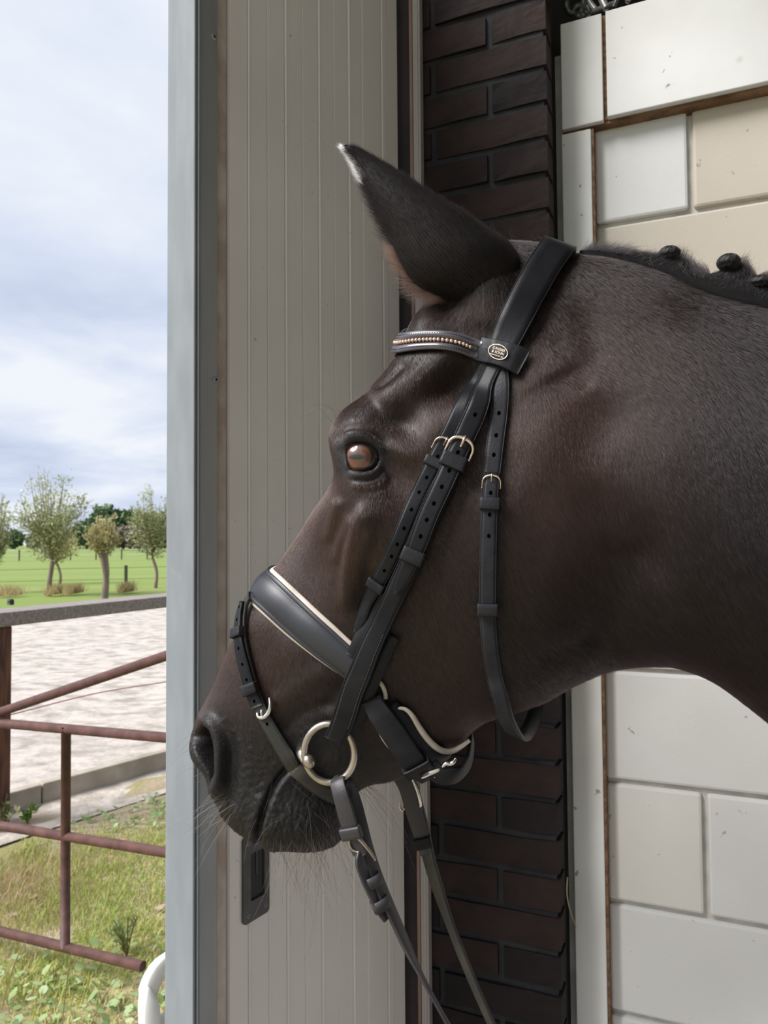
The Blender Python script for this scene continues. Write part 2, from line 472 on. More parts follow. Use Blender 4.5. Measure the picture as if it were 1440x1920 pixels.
def disc(name, c, nrm, r, h, m, parent, seg=16, dome=0.0):
    nrm = np.asarray(nrm) / np.linalg.norm(nrm)
    a = np.cross(nrm, UP if abs(nrm[2]) < .9 else np.array([1., 0, 0])); a /= np.linalg.norm(a); b = np.cross(nrm, a)
    th = np.linspace(0, 2 * math.pi, seg, endpoint=False)
    rings = [(r, 0), (r, h * 0.6), (r * 0.82, h), (r * 0.35, h * (1 + dome))]
    V = np.array([[c + nrm * hh + rr * (math.cos(t) * a + math.sin(t) * b) for t in th] for rr, hh in rings])
    return grid_mesh(name, V, 4, seg, m, parent, close_v=True, caps=True)
for px, py in ((396, 72), (399, 713)):
    s, z = door_sz(px, py)
    adopt(disc('screw', door_pt(s, z, 0.0045), ND, 0.0042, 0.002, M_galvd, None), door)
# recessed pull
M_pull = mat('grey_pull_plate', (0.085, 0.083, 0.080), 0.5, metal=0.3, col2=(0.06, 0.058, 0.056), scale=30, bump=0.05, bscale=200)
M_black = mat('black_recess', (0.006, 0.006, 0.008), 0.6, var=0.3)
s0, s1 = door_s(452.5), door_s(500.5)
z0 = door_sz(455, 1735)[1]; z1 = door_sz(455, 1571)[1]
def rrect(s0, s1, z0, z1, r, n=6):
    o = []
    for cx, cz, a0 in ((s1 - r, z1 - r, 0), (s0 + r, z1 - r, 90), (s0 + r, z0 + r, 180), (s1 - r, z0 + r, 270)):
        for k in range(n + 1):
            t = R(a0 + 90 * k / n); o.append((cx + r * math.cos(t), cz + r * math.sin(t)))
    return o
outer = rrect(s0, s1, z0, z1, 0.006)
hs0, hs1 = door_s(465.5), door_s(492.5); hz0, hz1 = z0 + 0.026, z1 - 0.024
inner = rrect(hs0, hs1, hz0, hz1, 0.0035)
inner = [(s + 0.0022 * (1 - ((z - (hz0 + hz1) / 2) / ((hz1 - hz0) / 2)) ** 2) * (1 if s < (hs0 + hs1) / 2 else -1), z) for s, z in inner]
n = len(outer); V = []; F = []
for (s, z) in outer: V.append(door_pt(s, z, 0.0002))
for (s, z) in outer: V.append(door_pt(s, z, 0.0035))
for (s, z) in inner: V.append(door_pt(s, z, 0.0035))
for (s, z) in inner: V.append(door_pt(s, z, 0.0004))
for r_ in range(3):
    for i in range(n): F.append((r_ * n + i, r_ * n + (i + 1) % n, (r_ + 1) * n + (i + 1) % n, (r_ + 1) * n + i))
pull = adopt(mesh_obj('pull_handle', V, F, M_pull), door)
cup = mesh_obj('recess', [door_pt(s, z, 0.0008) for s, z in inner], [tuple(range(n))], M_black, None); cup.parent = pull  # flat black face; the hollow's darkness is put into its colour
rbx = (hs0 + hs1) / 2
rb = box('recess_bar', D0, DD, UP, ND, (rbx - 0.0012, rbx + 0.0006), (hz1 - 0.03, hz1 - 0.001), (0.0009, 0.002), M_pull); rb.parent = pull
for s, z in ((s0 + 0.009, z0 + 0.0095), (s1 - 0.007, z0 + 0.0105), (s0 + 0.009, z1 - 0.0095), (s1 - 0.007, z1 - 0.0095)):
    q = disc('screw', door_pt(s, z, 0.0035), ND, 0.0026, 0.001, M_galv, None, 12); q.parent = pull
# dark gap board and pale guide strip between door and brick
us0, us1 = wall_uv(775, 900, BD + 0.02)[0], wall_uv(795, 900, BD + 0.02)[0]
M_strip = mat('pale_strip_paint', (0.46, 0.43, 0.41), 0.5, col2=(0.39, 0.36, 0.34), scale=12, stretch=(1, 1, 0.1), bump=0.1, bscale=60)
M_copper = mat('rusty_lip', (0.33, 0.22, 0.18), 0.6, col2=(0.22, 0.13, 0.10), scale=25, stretch=(1, 1, 0.2))
gs = wall_box('trim_4', (us0 + 0.006, us1), (0.0, 3.3), (BD + 0.003, BD + 0.02), M_strip, bev=0.001)
tag(gs, 'pale upright guide strip between door and brick pier', 'trim', kind='structure')
wall_box('strip_lip', (us0 + 0.0005, us0 + 0.0058), (0.0, 3.3), (BD + 0.003, BD + 0.023), M_copper, gs, bev=0.001)
wall_box('strip_bead', (us0 + 0.0125, us0 + 0.0165), (0.0, 3.3), (BD + 0.02, BD + 0.0225), M_strip, gs, bev=0.0008)
sl = wall_box('trim_5', (us0 - 0.12, us0), (0.0, 3.3), (BD + 0.003, BD + 0.014), M_dark)
tag(sl, 'dark board filling the gap behind the door', 'trim', kind='structure')

# ================================================================ OUTSIDE
M_lawn = mat('lawn_soil_and_moss', (0.28, 0.26, 0.10), 0.95, col2=(0.42, 0.32, 0.23), scale=2.2, bump=0.6, bscale=30, bdist=0.02, detail=9, ramp=(0.42, 0.58))
M_sand = mat('arena_sand', (0.46, 0.41, 0.365), 0.95, col2=(0.28, 0.245, 0.21), scale=6.5, bump=1.0, bscale=5, bdist=0.06, detail=12, stretch=(0.7, 1, 1), ramp=(0.34, 0.55))
M_field = mat('pasture_grass', (0.14, 0.215, 0.032), 0.95, col2=(0.20, 0.235, 0.055), scale=0.22, bump=0.6, bscale=3, bdist=0.05, detail=8, stretch=(0.25, 1.5, 1))
M_kerb = mat('concrete_kerb', (0.42, 0.37, 0.30), 0.9, col2=(0.26, 0.22, 0.17), scale=4, bump=0.4, bscale=30, stretch=(1, 1, 1))
M_grey = mat('weathered_rail_wood', (0.29, 0.25, 0.235), 0.85, col2=(0.17, 0.145, 0.135), scale=12, stretch=(0.5, 6, 6), bump=0.4, bscale=20)
M_post = mat('brown_post_wood', (0.16, 0.062, 0.035), 0.8, col2=(0.045, 0.018, 0.012), scale=14, stretch=(3, 3, 0.35), bump=0.5, bscale=20)
M_rust = mat('rusty_painted_tube', (0.105, 0.045, 0.036), 0.6, col2=(0.062, 0.024, 0.020), scale=24, bump=0.3, bscale=90, bdist=0.001)

def ground_sheet(name, quad, h, m, sub=1, amp=0.0, fs=3.0):
    q = [np.array([x, y, 0.0]) for x, y in quad]
    n = sub + 1
    V = np.zeros((n, n, 3))
    for i in range(n):
        for j in range(n):
            a, b = i / sub, j / sub
            V[i, j] = (q[0] * (1 - a) + q[1] * a) * (1 - b) + (q[3] * (1 - a) + q[2] * a) * b
    if amp:
        V[..., 2] = amp * (vnoise(V.reshape(-1, 3) * fs).reshape(n, n) + 0.5 * vnoise(V.reshape(-1, 3) * fs * 2.7, 3).reshape(n, n))
    V[..., 2] += h
    return grid_mesh(name, V, n, n, m)
base = ground_sheet('ground', [(-60, -30), (60, -30), (60, 400), (-60, 400)], -0.06, M_field)
base.scale = (6, 1, 1)
tag(base, 'green pasture stretching to the far treeline', 'field', kind='structure')
ka = hit_ground(25, 1525); kb = hit_ground(322, 1440)
kd = (kb - ka) / np.linalg.norm(kb - ka); kn = np.array([-kd[1], kd[0], 0]) * (1 if kd[0] < 0 else 1)
if kn[1] < 0: kn = -kn
print('kerb', ka, kb, kd)
lawn_q = [ka - kd * 8, ka + kd * 8, ka + kd * 8 - kn * 9, ka - kd * 8 - kn * 9]
lawn = ground_sheet('lawn', [(p[0], p[1]) for p in lawn_q], -0.005, M_lawn, 60, 0.012, 2.0)
tag(lawn, 'patchy grass strip between the door and the arena kerb', 'lawn', kind='structure')
arena_q = [ka - kd * 20 + kn * 0.08, ka + kd * 25 + kn * 0.08, ka + kd * 25 + kn * 13.0, ka - kd * 20 + kn * 13.0]
arena = ground_sheet('arena_ground', [(p[0], p[1]) for p in arena_q], 0.045, M_sand, 130, 0.022, 1.6)
tag(arena, 'pale churned sand of the riding arena behind the kerb', 'sand', kind='structure')
# concrete kerb boards, each one metre
kerb = empty('arena_kerb', ka)
tag(kerb, 'low grey concrete kerb along the near edge of the sand', 'kerb')
for i in range(-6, 12):
    o = ka + kd * (i * 1.0 + 0.17)
    adopt(box('kerb_slab', o, kd, kn, UP, (0.004, 0.996), (0, 0.07), (-0.1, 0.125 + random.uniform(-.004, .004)), M_kerb, None, 0.008), kerb)

# wooden arena fence: posts + heavy top rail
fence = empty('arena_fence', hit_ground(10, 1540))
tag(fence, 'wooden arena fence with grey top rail on brown posts', 'fence')
hr = 1.58 - (1170 - HOR - 5) / FPX * 4.25
ra = hit_plane(80, 1167, (0, 0, hr), UP); rb_ = hit_plane(322, 1138, (0, 0, hr), UP)
rd = (rb_ - ra) / np.linalg.norm(rb_ - ra); rn = np.array([-rd[1], rd[0], 0])
if rn[1] < 0: rn = -rn
pl = np.linalg.norm(hit_plane(22, 1174, (0, 0, hr), UP) - ra)
for i in range(-1, 4):
    o = (ra - rd * (pl + 0.125 - i * 2.6)) * np.array([1, 1, 0])
    adopt(box('fence_post', o, rd, rn, UP, (0.0, 0.155), (0.03, 0.17), (-0.1, hr + 0.0), M_post, None, 0.012), fence)
for i in range(-1, 3):
    o = ra - rd * (pl + 0.2) + rd * (i * 4.0 + 0.12)
    adopt(box('top_rail', o, rd, rn, UP, (0.002, 3.998), (0.0, 0.25), (0.0, 0.080), M_grey, None, 0.006), fence)
adopt(disc('rail_bolt', hit_plane(20, 1134, (0, 0, hr + 0.08), UP), UP, 0.02, 0.035, M_black, None), fence)
tp = tube('electric_tape', [P(20, 1340, 4.4), P(180, 1300, 4.9), P(322, 1277, 5.4)], 0.004, mat('faded_red_tape', (0.42, 0.20, 0.17), 0.6, var=0.2), None, 6, 12)
adopt(tp, fence)

# rusty tube gate
gate_root = P(123, 1790, 2.7)
GH = lambda px, py: P(px, py, 2.7 * (123 + 2400) / (px + 2400))
gate = empty('tube_gate', GH(123, 1775))
tag(gate, 'rusty brown tube gate standing in the grass beside the door', 'gate')
def ext(a, b, ta, tb):
    return [a + (b - a) * ta, b + (a - b) * tb]
GR = 0.0175
def gtube(name, a, b, ta=0.0, tb=0.0, r=GR):
    a, b = np.asarray(a), np.asarray(b)
    return adopt(tube(name, [a + (b - a) * ta, b + (b - a) * tb], r, M_rust, None, 14), gate)
def gline(p1, p2, name):
    a, b = GH(*p1), GH(*p2)
    gtube(name, a, b, -2.0, 0.25)
gline((0, 1335.5), (322, 1226), 'brace_tube')
gline((0, 1356), (322, 1384), 'cross_tube')
gline((0, 1548), (322, 1600), 'cross_tube')
a, b = GH(0, 1746), GH(268, 1812); gtube('cross_tube', a, b, -2.0, 0.0)
gtube('upright_tube', GH(124, 1362), GH(122, 1776))
gtube('end_tube', GH(-420, 1290), GH(-420, 1662))
gtube('hinge_foot', GH(-420, 1600), GH(-420, 1960))

# white plastic garden chair behind the door edge
M_plastic = mat('weathered_white_plastic', (0.66, 0.66, 0.63), 0.45, col2=(0.50, 0.49, 0.45), scale=12, bump=0.1, bscale=40, ramp=(0.25, 0.55))

# ---- the stable: unseen roof and walls added to shade the right side, open to the left
M_roof = mat('pale_roof_boards', (0.30, 0.27, 0.24), 0.9, var=0.3, scale=4)
M_inner = mat('inner_wall_paint', (0.38, 0.36, 0.335), 0.9, var=0.2, scale=3)
def slab_box(name, x, y, z, m): return box(name, (0, 0, 0), np.array([1., 0, 0]), np.array([0, 1., 0]), UP, x, y, z, m)
ceil_ = slab_box('ceiling', (-0.2, 5.0), (-4.0, 2.2), (3.4, 3.5), M_roof); tag(ceil_, 'pale unseen stable roof added to shade the right side', 'ceiling', kind='structure')
M_void = mat('dark_loft_void', (0.05, 0.042, 0.036), 0.9, var=0.3, scale=4)  # darkness of the space above the beam put into the colour
wbk = slab_box('wall_back', (0.2, 5.0), (2.2, 2.3), (0.0, 3.4), M_void); tag(wbk, 'dark backing behind the block wall, interior darkness put into its colour', 'wall', kind='structure')
wfr = slab_box('wall_front', (0.9, 5.0), (-3.2, -3.0), (0.0, 3.4), M_inner); tag(wfr, 'plain unseen wall added to darken the camera side', 'wall', kind='structure')
wsd = slab_box('wall_side', (3.4, 3.6), (-3.0, 2.2), (0.0, 3.4), M_inner); tag(wsd, 'plain unseen wall added to darken the right side', 'wall', kind='structure')
M_conc = mat('stable_concrete', (0.30, 0.28, 0.26), 0.9, var=0.25, scale=3)
fl_ = slab_box('floor', (-0.35, 5.0), (-4.0, 1.2), (-0.10, 0.004), M_conc); tag(fl_, 'concrete stable floor inside the door', 'floor', kind='structure')
# ================================================================ HORSE
PSI = R(12)
E1 = np.array([math.cos(PSI), -math.sin(PSI), 0.0])        # along the horse, towards its tail
NS = np.array([-math.sin(PSI), -math.cos(PSI), 0.0])       # out of its near (left) side
S0 = P(850, 960, 0.775)
def sag(px, py): return hit_plane(px, py, S0, NS)          # pixel -> point of the sagittal plane
def ab(p): q = np.asarray(p) - S0; return np.stack([q @ E1, q[..., 2]], -1)
def from_abw(a, b, w): return S0 + np.multiply.outer(a, E1) + np.multiply.outer(b, UP) + np.multiply.outer(w, NS)

# stations down the head and neck: outline in front / on top, outline below, half widths (m)
TAU = np.array([0, 0.025, 0.10, 0.25, 0.45, 0.65, 0.82, 0.94, 1.0])
ST = [
 ((484, 1579), (492, 1585), (.006, .010, .012, .012, .011, .009, .005)),
 ((462, 1567), (520, 1589), (.012, .021, .027, .029, .027, .022, .013)),
 ((424, 1540), (562, 1592), (.016, .030, .037, .040, .038, .031, .019)),
 ((396, 1488), (612, 1588), (.019, .037, .046, .048, .045, .037, .022)),
 ((371, 1430), (643, 1566), (.021, .041, .051, .052, .048, .040, .024)),
 ((356, 1387), (654, 1525), (.022, .043, .053, .054, .049, .039, .022)),
 ((374, 1338), (664, 1490), (.021, .041, .052, .054, .049, .037, .020)),
 ((395, 1296), (690, 1475), (.022, .041, .052, .055, .049, .036, .020)),
 ((430, 1216), (736, 1465), (.025, .043, .053, .056, .050, .037, .021)),
 ((476, 1118), (800, 1432), (.029, .047, .058, .061, .056, .041, .023)),
 ((528, 1046), (858, 1395), (.033, .052, .064, .068, .063, .047, .026)),
 ((580, 968), (908, 1352), (.038, .062, .076, .077, .071, .054, .030)),
 ((628, 886), (962, 1333), (.054, .090, .099, .086, .079, .064, .036)),
 ((630, 810), (1012, 1317), (.060, .097, .104, .092, .085, .070, .041)),
 ((688, 740), (1056, 1294), (.058, .089, .094, .092, .087, .074, .045)),
 ((745, 668), (1090, 1276), (.055, .078, .085, .089, .088, .077, .048)),
 ((785, 596), (1118, 1263), (.050, .070, .079, .086, .087, .078, .050)),
 ((835, 526), (1140, 1256), (.044, .064, .075, .084, .086, .078, .050)),
 ((915, 470), (1156, 1252), (.036, .056, .071, .083, .087, .078, .050)),
 ((1000, 458), (1172, 1250), (.029, .048, .065, .081, .087, .079, .052)),
 ((1070, 475), (1192, 1248), (.026, .044, .062, .082, .090, .082, .054)),
 ((1150, 486), (1222, 1247), (.024, .042, .062, .085, .094, .086, .058)),
 ((1227, 508), (1262, 1250), (.023, .042, .065, .090, .100, .092, .062)),
 ((1320, 550), (1330, 1273), (.023, .044, .071, .098, .109, .100, .068)),
 ((1440, 582), (1440, 1353), (.025, .050, .080, .108, .120, .110, .076)),
 ((1620, 622), (1590, 1480), (.030, .060, .093, .125, .138, .128, .092)),
 ((1900, 690), (1780, 1660), (.036, .074, .112, .150, .168, .156, .115)),
 ((2300, 740), (2040, 1900), (.044, .092, .140, .188, .210, .200, .150)),
]
TF = np.array([s[0] for s in ST], float); TB = np.array([s[1] for s in ST], float)
WW = np.array([(0,) + s[2] + (0,) for s in ST], float)
NSt = len(ST)
mid_px = (TF + TB) / 2
sc = np.r_[0, np.cumsum(np.linalg.norm(np.diff(mid_px, axis=0), axis=1) + 0.35 * np.linalg.norm(np.diff(TF, axis=0), axis=1))]

NU, NHALF = 620, 200
def ring_param(nh):
    # control params 0..8 along the half ring; finer near the outline ends
    t = np.linspace(0, 1, nh)
    return 8 * (0.5 * t + 0.5 * (1 - np.cos(math.pi * t)) / 2)
RP = ring_param(NHALF)
def half_ring(F, B, w):
    """control points of many stations -> dense near-half rings in (a,b,w); F,B [n,2], w [n,9]"""
    n = len(F)
    ctrl = np.zeros((n, 11, 3))
    for k in range(9):
        q = F + (B - F) * TAU[k]
        ctrl[:, k + 1, :2] = q; ctrl[:, k + 1, 2] = w[:, k]
    ctrl[:, 0] = ctrl[:, 2] * np.array([1, 1, -1]); ctrl[:, 10] = ctrl[:, 8] * np.array([1, 1, -1])
    k = np.clip(RP.astype(int), 0, 7); t = (RP - k)[None, :, None]
    p0, p1, p2, p3 = ctrl[:, k], ctrl[:, k + 1], ctrl[:, k + 2], ctrl[:, k + 3]
    # centripetal catmull-rom
    def kn(a, b): return np.maximum(np.linalg.norm(b - a, axis=2, keepdims=True), 1e-6) ** 0.5
    t0 = 0; t1 = kn(p0, p1); t2 = t1 + kn(p1, p2); t3 = t2 + kn(p2, p3)
    tt = t1 + (t2 - t1) * t
    A1 = (t1 - tt) / t1 * p0 + tt / t1 * p1
    A2 = (t2 - tt) / (t2 - t1) * p1 + (tt - t1) / (t2 - t1) * p2
    A3 = (t3 - tt) / (t3 - t2) * p2 + (tt - t2) / (t3 - t2) * p3
    B1 = (t2 - tt) / t2 * A1 + tt / t2 * A2
    B2 = (t3 - tt) / (t3 - t1) * A2 + (tt - t1) / (t3 - t1) * A3
    return (t2 - tt) / (t2 - t1) * B1 + (tt - t1) / (t2 - t1) * B2
def dense(F, B, w, n):
    si = np.linspace(0, sc[-1], n)
    return half_ring(cubic(sc, F, si), cubic(sc, B, si), np.maximum(cubic(sc, w, si, True), 0))
# solve the mid-line so that the seen outline falls on the wanted one
Fs = np.array([ab(sag(*p)) for p in TF]); Bs = np.array([ab(sag(*p)) for p in TB])
for it in range(14):
    rings = half_ring(Fs, Bs, WW)
    pts = from_abw(rings[..., 0], rings[..., 1], rings[..., 2])
    px, _ = proj(pts)
    corrF = np.zeros((NSt, 2)); corrB = np.zeros((NSt, 2))
    tf = np.gradient(TF, axis=0); tb = np.gradient(TB, axis=0)
    for i in range(NSt):
        d = np.array([tf[i][1], -tf[i][0]]); d /= np.linalg.norm(d)
        if d @ (TF[i] - TB[i]) < 0: d = -d
        eF = (px[i] @ d).max() - TF[i] @ d
        corrF[i] = -d * eF
        d2 = np.array([tb[i][1], -tb[i][0]]); d2 /= np.linalg.norm(d2)
        if d2 @ (TB[i] - TF[i]) < 0: d2 = -d2
        corrB[i] = -d2 * ((px[i] @ d2).max() - TB[i] @ d2)
    corrF[0] = corrF[1] * 0.7; corrB[0] = corrF[0]
    corrF = np.clip(corrF, -12, 12); corrB = np.clip(corrB, -12, 12)
    g = 0.775 / FPX * 0.8
    Fs += corrF * np.array([1, -1]) * g; Bs += corrB * np.array([1, -1]) * g
print('outline residual px', np.abs(corrF).max(), np.abs(corrB).max())
half = dense(Fs, Bs, WW, NU)                     # [NU, NHALF, 3] in a,b,w
P3 = from_abw(half[..., 0], half[..., 1], half[..., 2])
PX, PZ = proj(P3)                                # pixel position of the near side
def normals_of(Pg):
    du = np.gradient(Pg, axis=0); dv = np.gradient(Pg, axis=1)
    n = np.cross(dv, du); n /= np.linalg.norm(n, axis=2)[..., None] + 1e-12
    return n
NRM = normals_of(P3)
if (NRM[NU // 2, NHALF // 2] @ NS) < 0: NRM = -NRM; NSGN = -1
else: NSGN = 1
DISP = np.zeros((NU, NHALF))                     # displacement along the normal, metres
FACE = np.clip((-(NRM * (P3 - EYE)).sum(2) / np.linalg.norm(P3 - EYE, axis=2)), 0, 1)
def seg_dist(pl):
    """distance in px from each vertex to a polyline, and position along it 0..1"""
    pl = np.asarray(pl, float)
    best = np.full((NU, NHALF), 1e9); par = np.zeros((NU, NHALF)); side = np.zeros((NU, NHALF))
    ln = np.r_[0, np.cumsum(np.linalg.norm(np.diff(pl, axis=0), axis=1))]
    for i in range(len(pl) - 1):
        a, b = pl[i], pl[i + 1]; d = b - a; L2 = d @ d
        q = PX - a
        t = np.clip((q @ d) / L2, 0, 1)
        r = q - t[..., None] * d
        ds = np.linalg.norm(r, axis=2)
        up = ds < best
        best = np.where(up, ds, best); par = np.where(up, (ln[i] + t * (ln[i + 1] - ln[i])) / ln[-1], par)
        side = np.where(up, np.sign(d[0] * q[..., 1] - d[1] * q[..., 0]), side)
    return best, par, side
def blob(x, y, rx, ry, mm, ang=0.0, p=1.0):
    global DISP
    q = PX - np.array([x, y]); c, s = math.cos(R(ang)), math.sin(R(ang))
    u = (q[..., 0] * c + q[..., 1] * s) / rx; v = (-q[..., 0] * s + q[..., 1] * c) / ry
    DISP += mm * 1e-3 * np.exp(-0.5 * (u * u + v * v) ** p)
def ridge(pl, wid, mm, fade=(0.15, 0.15), n=24):
    global DISP
    d, t, s = seg_dist(catmull(pl, n))
    f = np.clip(t / max(fade[0], 1e-3), 0, 1) * np.clip((1 - t) / max(fade[1], 1e-3), 0, 1) if fade else 1.0
    f = f * f * (3 - 2 * f) if fade else 1.0
    DISP += mm * 1e-3 * np.exp(-0.5 * (d / wid) ** 2) * f
def step(pl, wl_, wr, mm, fade=(0.15, 0.15), n=24):
    """one-sided ridge: sharp fall on one side (wl_ px left of travel, wr px right)"""
    global DISP
    d, t, s = seg_dist(catmull(pl, n))
    f = np.clip(t / max(fade[0], 1e-3), 0, 1) * np.clip((1 - t) / max(fade[1], 1e-3), 0, 1)
    wv = np.where(s < 0, wl_, wr)
    DISP += mm * 1e-3 * np.exp(-0.5 * (d / wv) ** 2) * f * f * (3 - 2 * f)

# ---- bones, muscles and veins
blob(668, 792, 42, 28, 7, -25)                   # brow
ridge([(706, 735), (735, 715), (762, 680)], 6, -3.2)                       # crease above the brow
ridge([(705, 765), (760, 728), (820, 690), (870, 640)], 20, 9)            # ridge above the temple hollow
ridge([(735, 868), (790, 815), (850, 778), (910, 745)], 26, 7)            # cheek arch
blob(868, 716, 40, 26, -15, -35)                 # temple hollow
blob(752, 790, 22, 34, -11, -55)                 # hollow behind the brow
blob(748, 905, 28, 44, -6, -20)
blob(790, 620, 34, 40, 4, 0)
step([(690, 935), (668, 1000), (655, 1065), (650, 1120), (655, 1150)], 18, 9, 7)  # facial crest
blob(682, 1122, 14, 46, -7, 5)
ridge([(640, 930), (622, 975), (606, 1020)], 7, 2.6)
ridge([(664, 960), (640, 1010), (622, 1060)], 7, 2.2)
blob(585, 1060, 34, 70, -4, 25)
ridge([(700, 985), (675, 1060), (668, 1110)], 6, 2.0)
blob(960, 1000, 150, 190, 7, 10)                 # masseter
ridge([(1150, 720), (1120, 850), (1120, 1000), (1110, 1130), (1070, 1240)], 46, -3.5)  # edge of the jaw
blob(1045, 760, 50, 100, 2, 15)
blob(1205, 1045, 32, 70, -8, -20)
ridge([(1180, 1000), (1160, 1130), (1120, 1240)], 30, -3)
blob(1290, 760, 150, 120, 6, 20)
ridge([(985, 560), (1000, 640), (1040, 720)], 40, 3)
ridge([(1030, 630), (1065, 680), (1110, 730)], 12, -1.6)
blob(560, 1230, 60, 40, 3, 40)
ridge([(505, 1330), (560, 1290), (620, 1250)], 15, 2.6)
ridge([(600, 1330), (640, 1290), (660, 1250)], 12, -3)
ridge([(520, 1380), (580, 1330), (640, 1320)], 9, -2.4)
ridge([(690, 1330), (735, 1390), (760, 1430)], 30, 3)
blob(790, 1300, 50, 60, -4, 30)
ridge([(1000, 1230), (1060, 1225), (1130, 1190)], 16, -4)
blob(915, 520, 50, 45, 12, 0)                    # root of the ear
ridge([(930, 500), (915, 560), (905, 610)], 26, 7)
blob(842, 560, 20, 22, -8, 0)

# ---- nostril
NO = catmull([(378, 1358), (394, 1366), (402, 1395), (404, 1425), (403, 1455), (397, 1470), (388, 1450), (372, 1424), (360, 1398), (360, 1376), (378, 1358)], 60)
def inside(poly):
    x, y = PX[..., 0], PX[..., 1]; c = np.zeros(x.shape, bool); n = len(poly)
    for i in range(n):
        x1, y1 = poly[i]; x2, y2 = poly[(i + 1) % n]
        if y1 == y2: continue
        c ^= ((y1 > y) != (y2 > y)) & (x < (x2 - x1) * (y - y1) / (y2 - y1) + x1)
    return c
dN, _, _ = seg_dist(NO); inN = inside(NO[:-1]) & (FACE > 0.0)
def sstep(x): x = np.clip(x, 0, 1); return x * x * (3 - 2 * x)
step([(366, 1352), (392, 1352), (410, 1385), (413, 1430), (408, 1475), (398, 1500)], 8, 8, 7.0, (0.2, 0.15))
blob(430, 1455, 11, 48, -8, 0)
blob(424, 1395, 10, 34, -3.5, -20)
DISP += np.where(inN, -0.028 * sstep(dN / 13), 0)
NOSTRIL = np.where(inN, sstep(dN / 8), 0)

# ---- mouth
MO = catmull([(487, 1590), (484, 1568), (492, 1530), (505, 1495), (522, 1462), (545, 1440), (572, 1432)], 50)
dM, tM, sM = seg_dist(MO)
DISP += -0.0085 * np.exp(-0.5 * (dM / 4.5) ** 2) * np.clip((1.0 - tM) / 0.12, 0, 1)
blob(510, 1545, 22, 40, 4.0, 15)                 # lower lip front
blob(580, 1540, 55, 38, 6.0, -10)                # chin
blob(620, 1480, 34, 16, -3.5, -15)
ridge([(500, 1520), (525, 1470), (552, 1447)], 9, 2.5)
ridge([(470, 1570), (480, 1530), (496, 1490)], 10, 2.2)
blob(440, 1525, 24, 24, 2.5)
blob(600, 1420, 20, 28, -4, 10)                  # by the bit
for r_ in (34, 44, 55): 
    ridge([(578 + r_ * math.cos(R(a)), 1418 + r_ * math.sin(R(a))) for a in (-60, -30, 0, 30, 55)], 3.0, 1.4)
ridge([(560, 1380), (585, 1365), (612, 1362)], 4, 1.5)
for k in range(12):                               # creases fanning from the mouth corner over the upper lip
    a = R(145 + k * 7)
    ridge([(545 + 22 * math.cos(a), 1440 - 22 * math.sin(a)), (545 + 95 * math.cos(a), 1445 - 95 * math.sin(a) * 0.8)], 2.6, -0.35 if k % 2 else 0.2)
for (x, y) in ((419, 1350), (436, 1372), (447, 1390), (470, 1405), (455, 1440), (500, 1420), (487, 1450), (515, 1432)):
    blob(x, y, 2.6, 2.6, 1.3)
# fine wrinkles of the lips
lipmask = np.exp(-0.5 * ((PX[..., 0] - 520) / 95) ** 2 - 0.5 * ((PX[..., 1] - 1530) / 62) ** 2)
wr = vnoise(np.stack([PX[..., 0] * 0.11 + PX[..., 1] * 0.03, PX[..., 1] * 0.045 - PX[..., 0] * 0.02, PX[..., 0] * 0], -1), 3)
wr2 = vnoise(np.stack([PX[..., 0] * 0.36 + PX[..., 1] * 0.08, PX[..., 1] * 0.20, PX[..., 0] * 0], -1), 4)
DISP += lipmask * (0.0011 * -np.abs(wr) + 0.0010 * wr2)
DISP += 0.0009 * vnoise(np.stack([PX[..., 0] * 0.018, PX[..., 1] * 0.018, PX[..., 0] * 0], -1), 8) * np.clip((1300 - PX[..., 0]) / 200, 0, 1)

# ---- eye
EC = np.array([679.0, 862.0])
EYO = catmull([(650, 846), (657, 836), (672, 832), (690, 834), (704, 843), (711, 856), (707, 870), (697, 880), (684, 884), (668, 883), (656, 880), (652, 862), (650, 846)], 80)
dE, tE, _ = seg_dist(EYO); inE = inside(EYO[:-1]) & (FACE > 0.02)
sgnd = np.where(inE, -dE, dE)
near_e = FACE > -1
blob(672, 812, 32, 10, 2.2, -4)
ridge([(638, 834), (652, 814), (680, 809), (706, 817), (728, 840)], 4.5, -3.6, (0.1, 0.12))   # crease above the lid
ridge([(640, 848), (656, 826), (682, 821), (706, 830), (722, 852)], 6.0, 4.0, (0.12, 0.15))    # upper lid
ridge([(652, 834), (680, 828), (704, 838)], 3.0, 1.5, (0.15, 0.15))
ridge([(655, 888), (680, 892), (700, 886), (716, 866)], 3.6, 3.0, (0.15, 0.15))                # lower lid
ridge([(650, 897), (678, 901), (704, 895), (724, 872)], 2.6, -2.0, (0.2, 0.2))
ridge([(655, 906), (685, 910), (712, 901), (732, 876)], 4.0, 1.8, (0.2, 0.2))
for k in range(4):
    ridge([(716 + 5 * k, 868 + 6 * k), (728 + 5 * k, 890 + 5 * k), (728 + 4 * k, 910 + 4 * k)], 2.2, -1.2 + .3 * k, (0.2, 0.3))
blob(640, 868, 7, 34, -2.0, 0)
ridge([(650, 842), (648, 862), (652, 882)], 3.5, 1.5)
DISP += np.where(inE, -0.012 * sstep(dE / 5.0), 0)
LID = np.clip(1 - np.abs(sgnd + 0) / 26, 0, 1) * (sgnd > -4)

Q = P3 + NRM * DISP[..., None]
Q[:, 0] += 0; 
# midline vertices keep w = 0
def w_of(p): return (p - S0) @ NS
for j in (0, NHALF - 1):
    Q[:, j] -= w_of(Q[:, j])[:, None] * NS
neg = w_of(Q) < 0.0004
neg[:, 0] = neg[:, -1] = False
Q[neg] += (0.0004 - w_of(Q)[neg])[:, None] * NS
